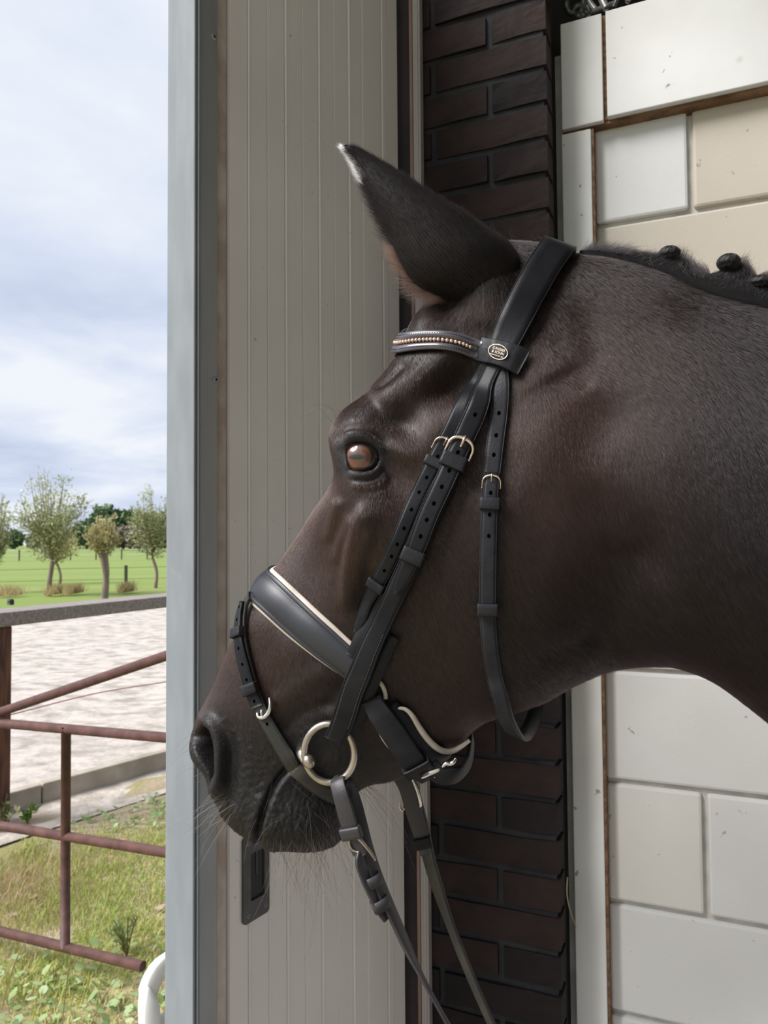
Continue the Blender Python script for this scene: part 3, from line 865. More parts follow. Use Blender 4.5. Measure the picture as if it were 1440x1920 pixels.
# full body: near half + mirrored far half
def mirror(p): return p - 2 * np.multiply.outer(w_of(p), NS)
FULL = np.concatenate([Q, mirror(Q)[:, -2:0:-1]], 1)      # [NU, 2*NHALF-2, 3]
NV = FULL.shape[1]
horse = empty('horse', S0 - UP * 0.4)
tag(horse, 'dark brown horse in a black bridle looking left past the door', 'horse')

# ---- coat material: pigment patches and nostril shade stored per vertex, hair grain along the coat
def att_pair(a): return np.concatenate([a, a[:, -2:0:-1]], 1).ravel()
X_, Y_ = PX[..., 0], PX[..., 1]
def gm(x, y, sx, sy, ang=0):
    q = PX - np.array([x, y]); c, s = math.cos(R(ang)), math.sin(R(ang))
    return np.exp(-0.5 * (((q[..., 0] * c + q[..., 1] * s) / sx) ** 2 + ((-q[..., 0] * s + q[..., 1] * c) / sy) ** 2))
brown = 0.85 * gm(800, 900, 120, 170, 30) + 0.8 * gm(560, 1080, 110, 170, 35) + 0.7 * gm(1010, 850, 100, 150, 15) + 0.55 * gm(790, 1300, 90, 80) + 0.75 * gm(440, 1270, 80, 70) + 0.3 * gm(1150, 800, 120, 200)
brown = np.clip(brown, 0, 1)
skin = np.clip(gm(520, 1520, 110, 70) + gm(415, 1430, 36, 75) + gm(600, 1420, 45, 55), 0, 1)
skin = np.maximum(skin, np.clip(LID * 1.3, 0, 1))
lidm = np.clip(LID * 1.4, 0, 1)
def coat_material(name='horse_coat'):
    m, t, b = mat_new(name)
    n = t.nodes.new; l = t.links.new
    def attr(a):
        x = n('ShaderNodeAttribute'); x.attribute_name = a; return x
    ab_, as_, al_, an_ = attr('brown'), attr('skin'), attr('lid'), attr('nostril')
    def mix(fac, c1, c2):
        x = n('ShaderNodeMix'); x.data_type = 'RGBA'
        l(fac, x.inputs[0])
        for s, c in ((6, c1), (7, c2)):
            if isinstance(c, tuple): x.inputs[s].default_value = c + (1,)
            else: l(c, x.inputs[s])
        return x.outputs[2]
    uv = n('ShaderNodeUVMap'); uv.uv_map = 'flow'
    mp = n('ShaderNodeMapping'); mp.inputs['Scale'].default_value = (900, 110, 1); l(uv.outputs[0], mp.inputs[0])
    nz = n('ShaderNodeTexNoise'); nz.inputs['Scale'].default_value = 1.0; nz.inputs['Detail'].default_value = 3; l(mp.outputs[0], nz.inputs['Vector'])
    tcn = n('ShaderNodeTexCoord')
    nb = n('ShaderNodeTexNoise'); nb.inputs['Scale'].default_value = 22; nb.inputs['Detail'].default_value = 4; l(tcn.outputs['Object'], nb.inputs['Vector'])
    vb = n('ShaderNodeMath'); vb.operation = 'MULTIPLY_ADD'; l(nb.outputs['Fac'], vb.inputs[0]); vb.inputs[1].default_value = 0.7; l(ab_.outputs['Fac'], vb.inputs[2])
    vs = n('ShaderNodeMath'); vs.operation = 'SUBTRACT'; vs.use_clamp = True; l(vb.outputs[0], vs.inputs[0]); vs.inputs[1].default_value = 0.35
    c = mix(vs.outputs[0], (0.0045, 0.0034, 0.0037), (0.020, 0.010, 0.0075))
    # single hairs lighter and darker
    rp = n('ShaderNodeValToRGB'); rp.color_ramp.elements[0].position = 0.35; rp.color_ramp.elements[0].color = (0.45, 0.45, 0.45, 1)
    rp.color_ramp.elements[1].position = 0.72; rp.color_ramp.elements[1].color = (1.7, 1.6, 1.55, 1)
    l(nz.outputs['Fac'], rp.inputs[0])
    mu = n('ShaderNodeMix'); mu.data_type = 'RGBA'; mu.blend_type = 'MULTIPLY'; mu.inputs[0].default_value = 1.0
    l(c, mu.inputs[6]); l(rp.outputs[0], mu.inputs[7])
    c = mix(as_.outputs['Fac'], mu.outputs[2], (0.0065, 0.0055, 0.0062))
    c = mix(al_.outputs['Fac'], c, (0.013, 0.0122, 0.013))
    c = mix(an_.outputs['Fac'], c, (0.006, 0.004, 0.0045))  # inner shade of the nostril put into the colour
    l(c, b.inputs['Base Color'])
    ro = n('ShaderNodeMapRange'); l(as_.outputs['Fac'], ro.inputs[0]); ro.inputs[3].default_value = 0.50; ro.inputs[4].default_value = 0.55
    l(ro.outputs[0], b.inputs['Roughness'])
    b.inputs['Specular IOR Level'].default_value = 0.4
    # relief: hair grain + leathery skin
    bh = n('ShaderNodeBump'); bh.inputs['Strength'].default_value = 0.5; bh.inputs['Distance'].default_value = 0.0006; l(nz.outputs['Fac'], bh.inputs['Height'])
    vo = n('ShaderNodeTexNoise'); vo.inputs['Scale'].default_value = 230; vo.inputs['Detail'].default_value = 5; l(tcn.outputs['Object'], vo.inputs['Vector'])
    sm = n('ShaderNodeMath'); sm.operation = 'MULTIPLY'; l(as_.outputs['Fac'], sm.inputs[0]); sm.inputs[1].default_value = 0.7
    bs = n('ShaderNodeBump'); l(sm.outputs[0], bs.inputs['Strength']); bs.inputs['Distance'].default_value = 0.0012; l(vo.outputs['Fac'], bs.inputs['Height']); l(bh.outputs[0], bs.inputs['Normal'])
    l(bs.outputs[0], b.inputs['Normal'])
    return m
M_coat = coat_material()
body = grid_mesh('body', FULL, NU, NV, M_coat, None, close_v=True, caps=True)
adopt(body, horse)
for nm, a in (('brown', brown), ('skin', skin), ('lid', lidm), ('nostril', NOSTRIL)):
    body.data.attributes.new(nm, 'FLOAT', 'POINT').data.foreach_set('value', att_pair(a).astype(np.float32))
# flow coordinates: pixels of the profile turned into metres; hair runs down the face and back along the neck
uvl = body.data.uv_layers.new(name='flow')
abF = ab(FULL)
flowdir = np.arctan2(1.0, 0.55)
cu_, su_ = math.cos(R(68)), math.sin(R(68))
fu = abF[..., 0] * su_ + abF[..., 1] * cu_; fv = -abF[..., 0] * cu_ + abF[..., 1] * su_
uvv = np.stack([fu, fv], -1).reshape(-1, 2).astype(np.float32)
li = np.zeros(len(body.data.loops), np.int32); body.data.loops.foreach_get('vertex_index', li)
uvl.data.foreach_set('uv', uvv[li].ravel())
print('horse verts', len(body.data.vertices))
# surface queries on the near side
_t = np.arange(NU * NHALF).reshape(NU, NHALF)
_q = np.stack([_t[:-1, :-1], _t[1:, :-1], _t[1:, 1:], _t[:-1, 1:]], -1).reshape(-1, 4)
BVH = BVHTree.FromPolygons([Vector(v) for v in Q.reshape(-1, 3).tolist()], _q.tolist())
def surf(px, py):
    """point and normal of the horse's near surface seen at a pixel (None off it)"""
    d = ray(px, py); d = d / np.linalg.norm(d)
    h = BVH.ray_cast(Vector(EYE), Vector(d))
    if h[0] is None: return None, None
    p, nn = np.array(h[0]), np.array(h[1])
    if nn @ d > 0: nn = -nn
    return p, nn
# ---------------------------------------------------------------- eye
def sphere_obj(name, c, r, mat, parent, nu=24, nv=32, axis=None, scale=(1, 1, 1)):
    c = np.asarray(c, float)
    z = np.asarray(axis, float) / np.linalg.norm(axis) if axis is not None else UP
    x = np.cross(z, UP if abs(z[2]) < .9 else np.array([1., 0, 0])); x /= np.linalg.norm(x); y = np.cross(z, x)
    th = np.linspace(0.0, math.pi, nu); ph = np.linspace(0, 2 * math.pi, nv, endpoint=False)
    V = np.array([[c + r * (scale[0] * math.sin(a) * math.cos(b) * x + scale[1] * math.sin(a) * math.sin(b) * y + scale[2] * math.cos(a) * z) for b in ph] for a in th])
    return grid_mesh(name, V, nu, nv, mat, parent, close_v=True)
ep, en = surf(727, 862); ep2, _ = surf(636, 862); ep3, _ = surf(690, 900)
ed = -ray(676, 858); ed /= np.linalg.norm(ed)
eyedir = NS * 0.80 - E1 * 0.45 + UP * 0.05; eyedir /= np.linalg.norm(eyedir)
# the lids' mean depth
lid_pts = [surf(x, y)[0] for x, y in ((676, 826), (720, 858), (684, 892))]
zl = np.mean([(p - EYE) @ _f for p in lid_pts])
ER = 0.0205
eye_c = P(681, 859, zl + ER * 0.88)
m, t, b = mat_new('horse_eye')
n = t.nodes.new; l = t.links.new
tcn = n('ShaderNodeTexCoord')
sepn = n('ShaderNodeSeparateXYZ'); l(tcn.outputs['Object'], sepn.inputs[0])
at = n('ShaderNodeAttribute'); at.attribute_name = 'iris'
rp = n('ShaderNodeValToRGB'); el = rp.color_ramp.elements
el[0].position = 0.0; el[0].color = (0.004, 0.003, 0.003, 1); el[1].position = 1.0; el[1].color = (0.012, 0.008, 0.007, 1)
for p_, c_ in ((0.10, (0.006, 0.004, 0.004, 1)), (0.16, (0.115, 0.042, 0.022, 1)), (0.50, (0.20, 0.078, 0.042, 1)), (0.66, (0.09, 0.036, 0.022, 1)), (0.74, (0.012, 0.008, 0.008, 1))):
    q = el.new(p_); q.color = c_
l(at.outputs['Fac'], rp.inputs[0])
nz = n('ShaderNodeTexNoise'); nz.inputs['Scale'].default_value = 160; nz.inputs['Detail'].default_value = 3; l(tcn.outputs['Object'], nz.inputs['Vector'])
mx = n('ShaderNodeMix'); mx.data_type = 'RGBA'; mx.blend_type = 'MULTIPLY'; mx.inputs[0].default_value = 0.5
l(rp.outputs[0], mx.inputs[6]); l(nz.outputs['Color'], mx.inputs[7]); l(mx.outputs[2], b.inputs['Base Color'])
b.inputs['Roughness'].default_value = 0.32; b.inputs['Coat Weight'].default_value = 1.0; b.inputs['Coat Roughness'].default_value = 0.02
pupdir = P(669, 857, zl) - eye_c; pupdir /= np.linalg.norm(pupdir)
eye = adopt(sphere_obj('eyeball', eye_c, ER, m, None, 60, 72, axis=pupdir), horse)
tag(eye, 'brown eye with a dark slit pupil')
vv = np.zeros(len(eye.data.vertices) * 3); eye.data.vertices.foreach_get('co', vv); vv = vv.reshape(-1, 3) - eye_c
hx = np.cross(pupdir, UP); hx /= np.linalg.norm(hx); hy = np.cross(hx, pupdir)
ux, uy, uz = vv @ hx / ER, vv @ hy / ER, vv @ pupdir / ER
pup = np.sqrt((ux / 3.2) ** 2 + (uy / 0.9) ** 2)
irr = np.sqrt(ux ** 2 + uy ** 2)
val = np.where(irr < 0.60, np.minimum(0.12 + irr * 0.98, pup * 1.05), 0.12 + irr * 0.98)
val = np.where(uz < 0, 1, val)
eye.data.attributes.new('iris', 'FLOAT', 'POINT').data.foreach_set('value', np.clip(val, 0, 1).astype(np.float32))

# ---------------------------------------------------------------- ears
M_ear = mat('ear_coat', (0.004, 0.0034, 0.0037), 0.65, spec=0.25, col2=(0.009, 0.006, 0.0055), scale=16, bump=0.35, bscale=350, bdist=0.001, ramp=(0.40, 0.72))
def make_ear(near=True):
    # near ear traced from its outline, its shell cupped away from the viewer; the other ear is its mirror, turned back a little
    Lp = [(872, 610), (852, 572), (815, 552), (783, 536), (760, 508), (742, 474), (727, 436), (706, 392), (686, 352), (668, 316), (655, 292), (645, 279), (641, 274)]
    Rp = [(968, 610), (982, 510), (955, 452), (912, 424), (868, 392), (820, 366), (772, 336), (728, 309), (690, 287), (663, 274), (649, 271)]
    n = 90; m_ = 44
    Lc = catmull(Lp, n); Rc = catmull(Rp, n)
    v = np.linspace(0, 1, n)
    # depth of the ear's axis: inside the head at the base, coming slightly towards the viewer at the tip
    zb = (surf(900, 560)[0] - EYE) @ _f
    zax = cubic([0, .15, 0.35, 0.7, 1], np.array([zb + 0.036, zb + 0.030, zb + 0.018, zb + 0.010, zb + 0.014]), v)
    bulge = cubic([0, .12, .3, .5, .8, 1], np.array([0.010, 0.023, 0.031, 0.025, 0.012, 0.002]), v)
    th_ = np.interp(v, [0, .3, 1], [0.014, 0.008, 0.002])
    V = np.zeros((n, 2 * m_, 3))
    s = np.linspace(-1, 1, m_)
    for i in range(n):
        c = (Lc[i] + Rc[i]) / 2; hw = (Rc[i] - Lc[i]) / 2
        for j in range(m_):
            # arc seen from outside; the front edge rolls round, the rear edge is a fold
            a = s[j] * math.pi / 2 * 1.0
            u = math.sin(a); dpt = math.cos(a)
            skew = 0.12 * (1 - u * u)
            q = c + hw * (u + skew)
            z = zax[i] - bulge[i] * dpt ** 0.8 + 0.010 * (u < 0) * (-u) * math.sin(math.pi * v[i]) * 0.4
            V[i, j] = P(q[0], q[1], z)
            # inner skin
            ui = u * (1 - 0.05); qi = c + hw * (ui + skew)
            zi = zax[i] - max(bulge[i] - th_[i], 0.0) * dpt ** 0.8 * (0.72) + 0.001
            V[i, 2 * m_ - 1 - j] = P(qi[0], qi[1], zi)
    return V, n, 2 * m_
EV, en_, em_ = make_ear()
ear = adopt(grid_mesh('ear', EV, en_, em_, M_ear, None, close_v=True, caps=True), horse)
EVm = mirror(EV)
pv = mirror(P(905, 520, (surf(900, 560)[0] - EYE) @ _f))
# far ear held a little further back and lower, behind the near one
rotm = np.array(Matrix.Rotation(R(-16), 3, Vector(NS)))
EVm = (EVm - pv) @ rotm.T * np.array([0.93]) + pv
ear2 = adopt(grid_mesh('ear', EVm, en_, em_, M_ear, None, close_v=True, caps=True), horse)
EBVH = BVHTree.FromPolygons([Vector(x) for x in EV.reshape(-1, 3).tolist()], [(i * em_ + j, (i + 1) * em_ + j, (i + 1) * em_ + (j + 1) % em_, i * em_ + (j + 1) % em_) for i in range(en_ - 1) for j in range(em_)])
# ================================================================ BRIDLE
M_leather = mat('black_leather', (0.007, 0.0073, 0.0094), 0.42, col2=(0.014, 0.014, 0.0165), scale=26, bump=0.25, bscale=420, bdist=0.0006, spec=0.17)
M_leather_worn = mat('worn_black_leather', (0.013, 0.013, 0.0165), 0.46, col2=(0.022, 0.022, 0.026), scale=45, bump=0.4, bscale=330, bdist=0.0008, spec=0.2)
M_leather_nose = mat('blue_sheen_nose_leather', (0.017, 0.018, 0.0245), 0.44, col2=(0.024, 0.025, 0.031), scale=18, bump=0.12, bscale=300, bdist=0.0005)  # bluish sheen put into the base colour
M_leather_brow = mat('sky_sheen_brow_leather', (0.060, 0.055, 0.070), 0.32, col2=(0.080, 0.074, 0.092), scale=20, bump=0.1, bscale=300, bdist=0.0004, coat=0.5, spec=0.6)  # black leather with its lilac sky reflection put into the base colour
M_leather_mud = mat('muddy_leather', (0.020, 0.020, 0.018), 0.55, col2=(0.050, 0.040, 0.024), scale=30, bump=0.4, bscale=250, bdist=0.0008, ramp=(0.25, 0.5))
M_thread = mat('dark_thread', (0.006, 0.006, 0.008), 0.7, var=0.2)
M_pad = mat('cream_leather_padding', (0.56, 0.50, 0.44), 0.55, col2=(0.44, 0.38, 0.31), scale=40, bump=0.2, bscale=250, bdist=0.0006)
M_buckle = mat('pale_gold_buckle', (0.78, 0.64, 0.50), 0.34, metal=0.9, col2=(0.62, 0.50, 0.39), scale=60)
M_steel = mat('silver_buckle', (0.78, 0.76, 0.74), 0.24, metal=1.0, var=0.15, scale=60)
M_ring = mat('worn_steel_ring', (0.50, 0.45, 0.385), 0.30, metal=0.9, col2=(0.30, 0.26, 0.21), scale=45, ramp=(0.3, 0.55))
M_bead = mat('copper_bead', (0.80, 0.56, 0.44), 0.25, metal=0.7, var=0.3, scale=300)
M_hole = mat('hole_shade', (0.0012, 0.0012, 0.0012), 1.0, spec=0.0, var=0.1)
PXM = 0.69 / FPX                                     # metres per pixel on the near cheek

bridle = empty('bridle', surf(935, 665)[0])
tag(bridle, 'black leather bridle with cream lined noseband and beaded browband on the horse', 'bridle')

def smooth_rows(a, k):
    a = np.asarray(a, float)
    for _ in range(k):
        b = a.copy(); b[1:-1] = (a[:-2] + 2 * a[1:-1] + a[2:]) / 4; a = b
    return a
def sub(o, part):                       # make o a sub-part of a part whose root carries an offset
    o.parent = part
    return o
VZ = -np.array([0.0, 1.0, 0.0])
class Strap: pass
def near_path(pts, n=80, k=3):
    """pixels -> surface points and normals along a smooth pixel path"""
    c = catmull(pts, n)
    pp, nn = [], []
    for x, y in c[:, :2]:
        p, q = surf(x, y)
        if p is not None: pp.append(p); nn.append(q)
    return np.array(pp), np.array(nn)
def mid_point(px, py, top=True):
    j = 0 if top else NHALF - 1
    u = np.argmin(np.linalg.norm(proj(Q[:, j])[0] - np.array([px, py]), axis=1))
    nn = np.array(NRM[u, 1 if top else NHALF - 2]); nn = nn - (nn @ NS) * NS
    return Q[u, j], nn / np.linalg.norm(nn)
PROFILE = [(-1, 0), (-1.0, 0.55), (-0.975, 0.86), (-0.93, 1.0), (-0.86, 1.03), (-0.83, 0.86), (-0.80, 1.03), (-0.5, 1.08), (0, 1.12), (0.5, 1.08), (0.80, 1.03), (0.83, 0.86), (0.86, 1.03), (0.93, 1.0), (0.975, 0.86), (1.0, 0.55), (1, 0)]
PLAIN = [(-1, 0), (-1, 0.6), (-0.96, 0.9), (-0.9, 1), (0, 1.03), (0.9, 1), (0.96, 0.9), (1, 0.6), (1, 0)]
PUFFED = [(-1, 0), (-1, 0.40), (-0.97, 0.52), (-0.80, 0.62), (-0.74, 0.50), (-0.68, 0.66), (-0.55, 1.0), (-0.3, 1.28), (0, 1.36), (0.3, 1.28), (0.55, 1.0), (0.68, 0.66), (0.74, 0.50), (0.80, 0.62), (0.97, 0.52), (1, 0.40), (1, 0)]
ROLL_ = [(-1, 0.1)] + [(-math.cos(R(a)), 0.1 + 0.95 * math.sin(R(a))) for a in range(15, 180, 15)] + [(1, 0.1)]
BROW = [(-1, 0), (-1, 0.8), (-0.95, 1.1), (-0.62, 1.35), (-0.32, 1.15), (-0.27, 0.55), (0.27, 0.55), (0.32, 1.15), (0.62, 1.35), (0.95, 1.1), (1, 0.8), (1, 0)]
def strap3(name, C, N, width, thick, m, parent, profile=PROFILE, lift=0.0, sm=6, clear=True, n=None, ends=None):
    C = np.asarray(C, float); N = np.asarray(N, float)
    s = np.r_[0, np.cumsum(np.linalg.norm(np.diff(C, axis=0), axis=1))]
    n = n or max(24, int(s[-1] / 0.003))
    ss = np.linspace(0, s[-1], n)
    C = np.stack([np.interp(ss, s, C[:, k]) for k in range(3)], 1); N = np.stack([np.interp(ss, s, N[:, k]) for k in range(3)], 1)
    C = smooth_rows(C, sm); N = smooth_rows(N, sm * 3); N /= np.linalg.norm(N, axis=1)[:, None]
    T = np.gradient(C, axis=0); T /= np.linalg.norm(T, axis=1)[:, None]
    N = N - (N * T).sum(1)[:, None] * T; N /= np.linalg.norm(N, axis=1)[:, None]
    B = np.cross(T, N)
    w = np.interp(np.linspace(0, 1, n), np.linspace(0, 1, len(np.atleast_1d(width))), np.atleast_1d(width)) / 2
    lf = np.interp(np.linspace(0, 1, n), np.linspace(0, 1, len(np.atleast_1d(lift))), np.atleast_1d(lift)).astype(float)
    if clear:
        need = np.zeros(n)
        for i in range(n):
            for x in (-0.95, -0.5, 0, 0.5, 0.95):
                p = C[i] + B[i] * w[i] * x
                h = BVH.ray_cast(Vector(p + N[i] * 0.05), Vector(-N[i]), 0.05)
                if h[0] is not None: need[i] = max(need[i], 0.05 - h[3])
        need = np.clip(need, 0, 0.012)
        mx = need.copy()
        for k in (1, 2): mx[k:] = np.maximum(mx[k:], need[:-k]); mx[:-k] = np.maximum(mx[:-k], need[k:])
        lf = lf + smooth_rows(mx, 6)
    C = C + N * (lf + 0.0006)[:, None]
    pr = np.array(profile)
    V = C[:, None] + B[:, None] * (w[:, None, None] * pr[None, :, 0:1]) + N[:, None] * (thick * pr[None, :, 1:2])
    if ends:                                             # pointed / rounded tip: taper the last rows
        k = ends
        for i in range(k):
            f = math.sqrt(max(1 - ((i + 1) / k) ** 2, 0.02))
            V[n - k + i] = C[n - k + i] + (V[n - k + i] - C[n - k + i]) * np.array([1.0]) if False else V[n - k + i] - B[n - k + i] * ((pr[:, 0:1]) * w[n - k + i] * (1 - f))
    o = adopt(grid_mesh(name, V, n, len(pr), m, None, close_v=True, caps=True), parent) if parent.type == 'EMPTY' else sub(grid_mesh(name, V, n, len(pr), m, None, close_v=True, caps=True), parent)
    o.data.polygons.foreach_set('use_smooth', [True] * len(o.data.polygons))
    st = Strap(); st.o, st.C, st.T, st.N, st.B, st.w, st.t, st.n = o, C, T, N, B, w, thick, n
    st.px = proj(C)[0]
    return st
def strap(name, pts, width_px, thick, m, parent, **k):
    C, N = near_path(pts)
    return strap3(name, C, N, np.atleast_1d(width_px) * PXM, thick, m, parent, **k)
def idx(st, x, y): return int(np.argmin(np.linalg.norm(st.px - np.array([x, y]), axis=1)))
def loc(st, i, a, x, h):                # point near sample i: a metres along, x half-widths across, h above the strap's base
    return st.C[i] + st.T[i] * a + st.B[i] * st.w[i] * x + st.N[i] * h
def keeper(st, x, y, along_px=20, thick=0.0022, over=0.0, m=None, name='keeper', grow=1.10):
    i = idx(st, x, y); m = m or M_leather_worn
    a = along_px * PXM
    top = st.t * 1.1 + over + 0.0004
    pts = [(-grow, -0.001), (-grow, top * 0.7), (-grow * 0.97, top * 0.95), (-0.88, top), (-0.4, top * 1.03), (0.4, top * 1.03), (0.88, top), (grow * 0.97, top * 0.95), (grow, top * 0.7), (grow, -0.001)]
    rows = []
    for (f, hh) in ((-0.5, 0.0), (-0.5, 0.7), (-0.42, 1.0), (-0.1, 0.92), (0.1, 0.92), (0.42, 1.0), (0.5, 0.7), (0.5, 0.0)):
        rows.append([loc(st, i, a * f, px_, h + thick * hh * (0.5 if h < 0 else 1)) + st.B[i] * np.sign(px_) * thick * 0.5 * hh for px_, h in pts])
    return sub(grid_mesh(name, np.array(rows), len(rows), len(pts), m, None), st.o)
def buckle(st, x, y, m, size=1.0, up=-1, prong=True, thick=1.0, over=0.0, arms=1.0):
    """half-round buckle frame whose bow points back up the strap (up=-1: towards the strap's start)"""
    i = idx(st, x, y); w = st.w[i] * size
    h = st.t * 1.2 + over
    sh = [(-1.22, 1.25 * arms, 0.2), (-1.22, 0.75, 0.6), (-1.18, 0.25, 1.0), (-0.95, -0.15, 1.25), (-0.5, -0.40, 1.3), (0, -0.47, 1.3), (0.5, -0.40, 1.3), (0.95, -0.15, 1.25), (1.18, 0.25, 1.0), (1.22, 0.75, 0.6), (1.22, 1.25 * arms, 0.2)]
    c = np.array([st.C[i] + st.B[i] * w * bx + st.T[i] * (-up) * w * ay + st.N[i] * h * hz for bx, ay, hz in sh])
    k = w / 0.011 * thick
    c2 = catmull(c, 40)
    rad = np.interp(np.linspace(0, 1, 40), [0, .2, .5, .8, 1], np.array([0.9, 1.15, 1.75, 1.15, 0.9]) * 1e-3 * k)
    t, _, _ = frames(c2)
    bb = np.cross(t, st.N[i]); bb /= np.linalg.norm(bb, axis=1)[:, None]
    a = np.linspace(0, 2 * math.pi, 12, endpoint=False)
    V = c2[:, None] + (rad[:, None, None] * np.cos(a)[None, :, None] * bb[:, None]) + (np.minimum(rad, 1.05e-3 * k)[:, None, None] * np.sin(a)[None, :, None] * st.N[i][None, None])
    bk_ = sub(grid_mesh('buckle', V, 40, 12, m, None, close_v=True, caps=True), st.o)
    if prong:
        pc = [st.C[i] + st.T[i] * (-up) * w * ay + st.N[i] * (h * hz + 0.0008) for ay, hz in ((-0.62, 1.35), (-0.40, 1.95), (-0.1, 1.75), (0.30, 1.0))]
        sub(tube('buckle_prong', pc, [0.0011 * k, 0.0012 * k, 0.0010 * k], m, None, 10, 14), st.o)
    return bk_
def holes(st, pts, r=0.0016, h=None):  # raised black discs; the shade inside each hole is their colour
    V = []; F = []
    for x, y in pts:
        i = idx(st, x, y); hh = (st.t * 1.12 if h is None else h) + 0.00012
        b = len(V)
        off = (np.array([x, y]) - st.px[i]);
        for ring, (rr, dz) in enumerate(((r * 1.2, -0.0001), (r * 1.05, 0.00015), (r * 0.9, 0.00012))):
            for k in range(12):
                a = 2 * math.pi * k / 12
                V.append(st.C[i] + st.T[i] * rr * 1.15 * math.cos(a) + st.B[i] * rr * 0.9 * math.sin(a) + st.N[i] * (hh + dz))
        for ring in range(2):
            for k in range(12): F.append((b + ring * 12 + k, b + ring * 12 + (k + 1) % 12, b + ring * 12 + 12 + (k + 1) % 12, b + ring * 12 + 12 + k))
        F.append(tuple(b + 24 + k for k in range(12)))
    o = sub(mesh_obj('hole_discs', V, F, M_hole, None, True), st.o); o['kind'] = 'stuff'
    return o
def stitches(st, i0, i1, xs, step_m=0.0022, h=1.06, r=0.00035, m=None, ln=0.62):
    V = []; F = []
    seg = np.r_[0, np.cumsum(np.linalg.norm(np.diff(st.C[i0:i1 + 1], axis=0), axis=1))]
    for x in xs:
        for s in np.arange(step_m, seg[-1] - step_m, step_m):
            q = []
            for e in (0, step_m * ln):
                i = i0 + np.interp(s + e, seg, np.arange(len(seg))); k = int(min(i, st.n - 2)); f = i - k
                L = lambda A: A[k] * (1 - f) + A[k + 1] * f
                q.append((L(st.C) + L(st.B) * L(st.w) * x + L(st.N) * st.t * h, L(st.N), L(st.B)))
            b = len(V)
            for c, nn, bb in q:
                for dn, db in ((0.9, 0), (0, 1), (-0.5, 0), (0, -1)): V.append(c + nn * r * dn + bb * r * db)
            for k in range(4): F.append((b + k, b + (k + 1) % 4, b + 4 + (k + 1) % 4, b + 4 + k))
            F.append((b, b + 1, b + 2, b + 3)); F.append((b + 4, b + 5, b + 6, b + 7))
    o = sub(mesh_obj('stitching', V, F, m or M_thread, None), st.o); o['kind'] = 'stuff'
    return o
def over_path(pts, midpx, far_keep=1.0, top=True):
    """near path, across the mid-line, and down the far side"""
    C, N = near_path(pts)
    m_, mn = mid_point(*midpx, top=top)
    Cm = mirror(C)[::-1]; Nm = (N - 2 * np.multiply.outer(N @ NS, NS))[::-1]
    k = int(len(Cm) * far_keep)
    return np.vstack([C, m_[None], Cm[:k]]), np.vstack([N, mn[None], Nm[:k]])
def resample_hermite(C, N, n=160):
    s = np.r_[0, np.cumsum(np.linalg.norm(np.diff(C, axis=0), axis=1) + 1e-9)]
    ss = np.linspace(0, s[-1], n)
    return cubic(s, C, ss), cubic(s, N, ss)

# headpiece over the poll
hp_pts = [(934, 684), (944, 658), (957, 625), (973, 588), (991, 550), (1010, 515), (1030, 486), (1044, 470)]
C, N = over_path(hp_pts, (1052, 462), 0.9)
headpiece = strap3('headpiece', C, N, np.array([58, 62, 64, 66, 68, 68, 66, 64, 62, 60]) * PXM, 0.0042, M_leather, bridle, profile=[(-1, 0), (-1.0, 0.5), (-0.985, 0.85), (-0.96, 1.02), (-0.925, 1.05), (-0.91, 0.88), (-0.895, 1.03), (-0.5, 1.05), (0, 1.06), (0.5, 1.05), (0.895, 1.03), (0.91, 0.88), (0.925, 1.05), (0.96, 1.02), (0.985, 0.85), (1.0, 0.5), (1, 0)], lift=[0.003, 0.003, 0.003, 0.002, 0.002, 0.003, 0.004], sm=10)

# noseband hanger (the narrower strap in front)
hanger = strap('noseband_hanger', [(916, 676), (893, 718), (866, 768), (838, 824), (808, 884), (776, 950), (744, 1022), (716, 1082), (694, 1130), (678, 1168), (667, 1184)], [16, 22, 30, 32, 32, 31, 31, 30, 30, 26, 20], 0.0036, M_leather, bridle, lift=0.001, ends=5)
hanger_low = strap('hanger_billet', [(722, 1090), (704, 1135), (690, 1172), (676, 1206), (666, 1228)], [30, 29, 28, 28, 28], 0.003, M_leather, bridle, profile=PLAIN, lift=[-0.001, -0.001, 0.000, 0.003, 0.006])
buckle(hanger, 836, 828, M_buckle, 0.95, thick=0.9)
keeper(hanger, 816, 866, 18); keeper(hanger, 709, 1094, 20, over=0.001)
holes(hanger, [(824, 858), (808, 896), (793, 926), (777, 958), (762, 990), (748, 1018), (735, 1044), (724, 1070)], 0.0014)

# throat latch, hanging in a loop under the jaw and rising on the far side
tl_pts = [(938, 692), (941, 712), (938, 762), (932, 812), (926, 862), (921, 905), (918, 960), (916, 1040), (915, 1110), (916, 1170), (920, 1220), (927, 1262)]
C, N = near_path(tl_pts, 120)
zt = (C[-1] - EYE) @ _f
ex = [(P(937, 1300, zt + 0.000), NS), (P(947, 1336, zt + 0.006), NS * 0.9 - UP * 0.3 - E1 * .2), (P(960, 1363, zt + 0.022), NS * 0.75 - UP * 0.6 - E1 * .2), (P(976, 1377, zt + 0.05), NS * 0.25 - UP * 0.9 - E1 * 0.5),
      (P(993, 1365, zt + 0.085), -NS * 0.6 - UP * 0.7 - E1 * .35), (P(1003, 1338, zt + 0.105), -NS * 0.9 - UP * 0.3 - E1 * .2), (P(1008, 1300, zt + 0.120), -NS - E1 * .1), (P(1010, 1240, zt + 0.135), -NS), (P(1010, 1150, zt + 0.145), -NS)]
C = np.vstack([C] + [e[0][None] for e in ex]); N = np.vstack([N] + [(e[1] / np.linalg.norm(e[1]))[None] for e in ex])
C, N = resample_hermite(C, N, 220)
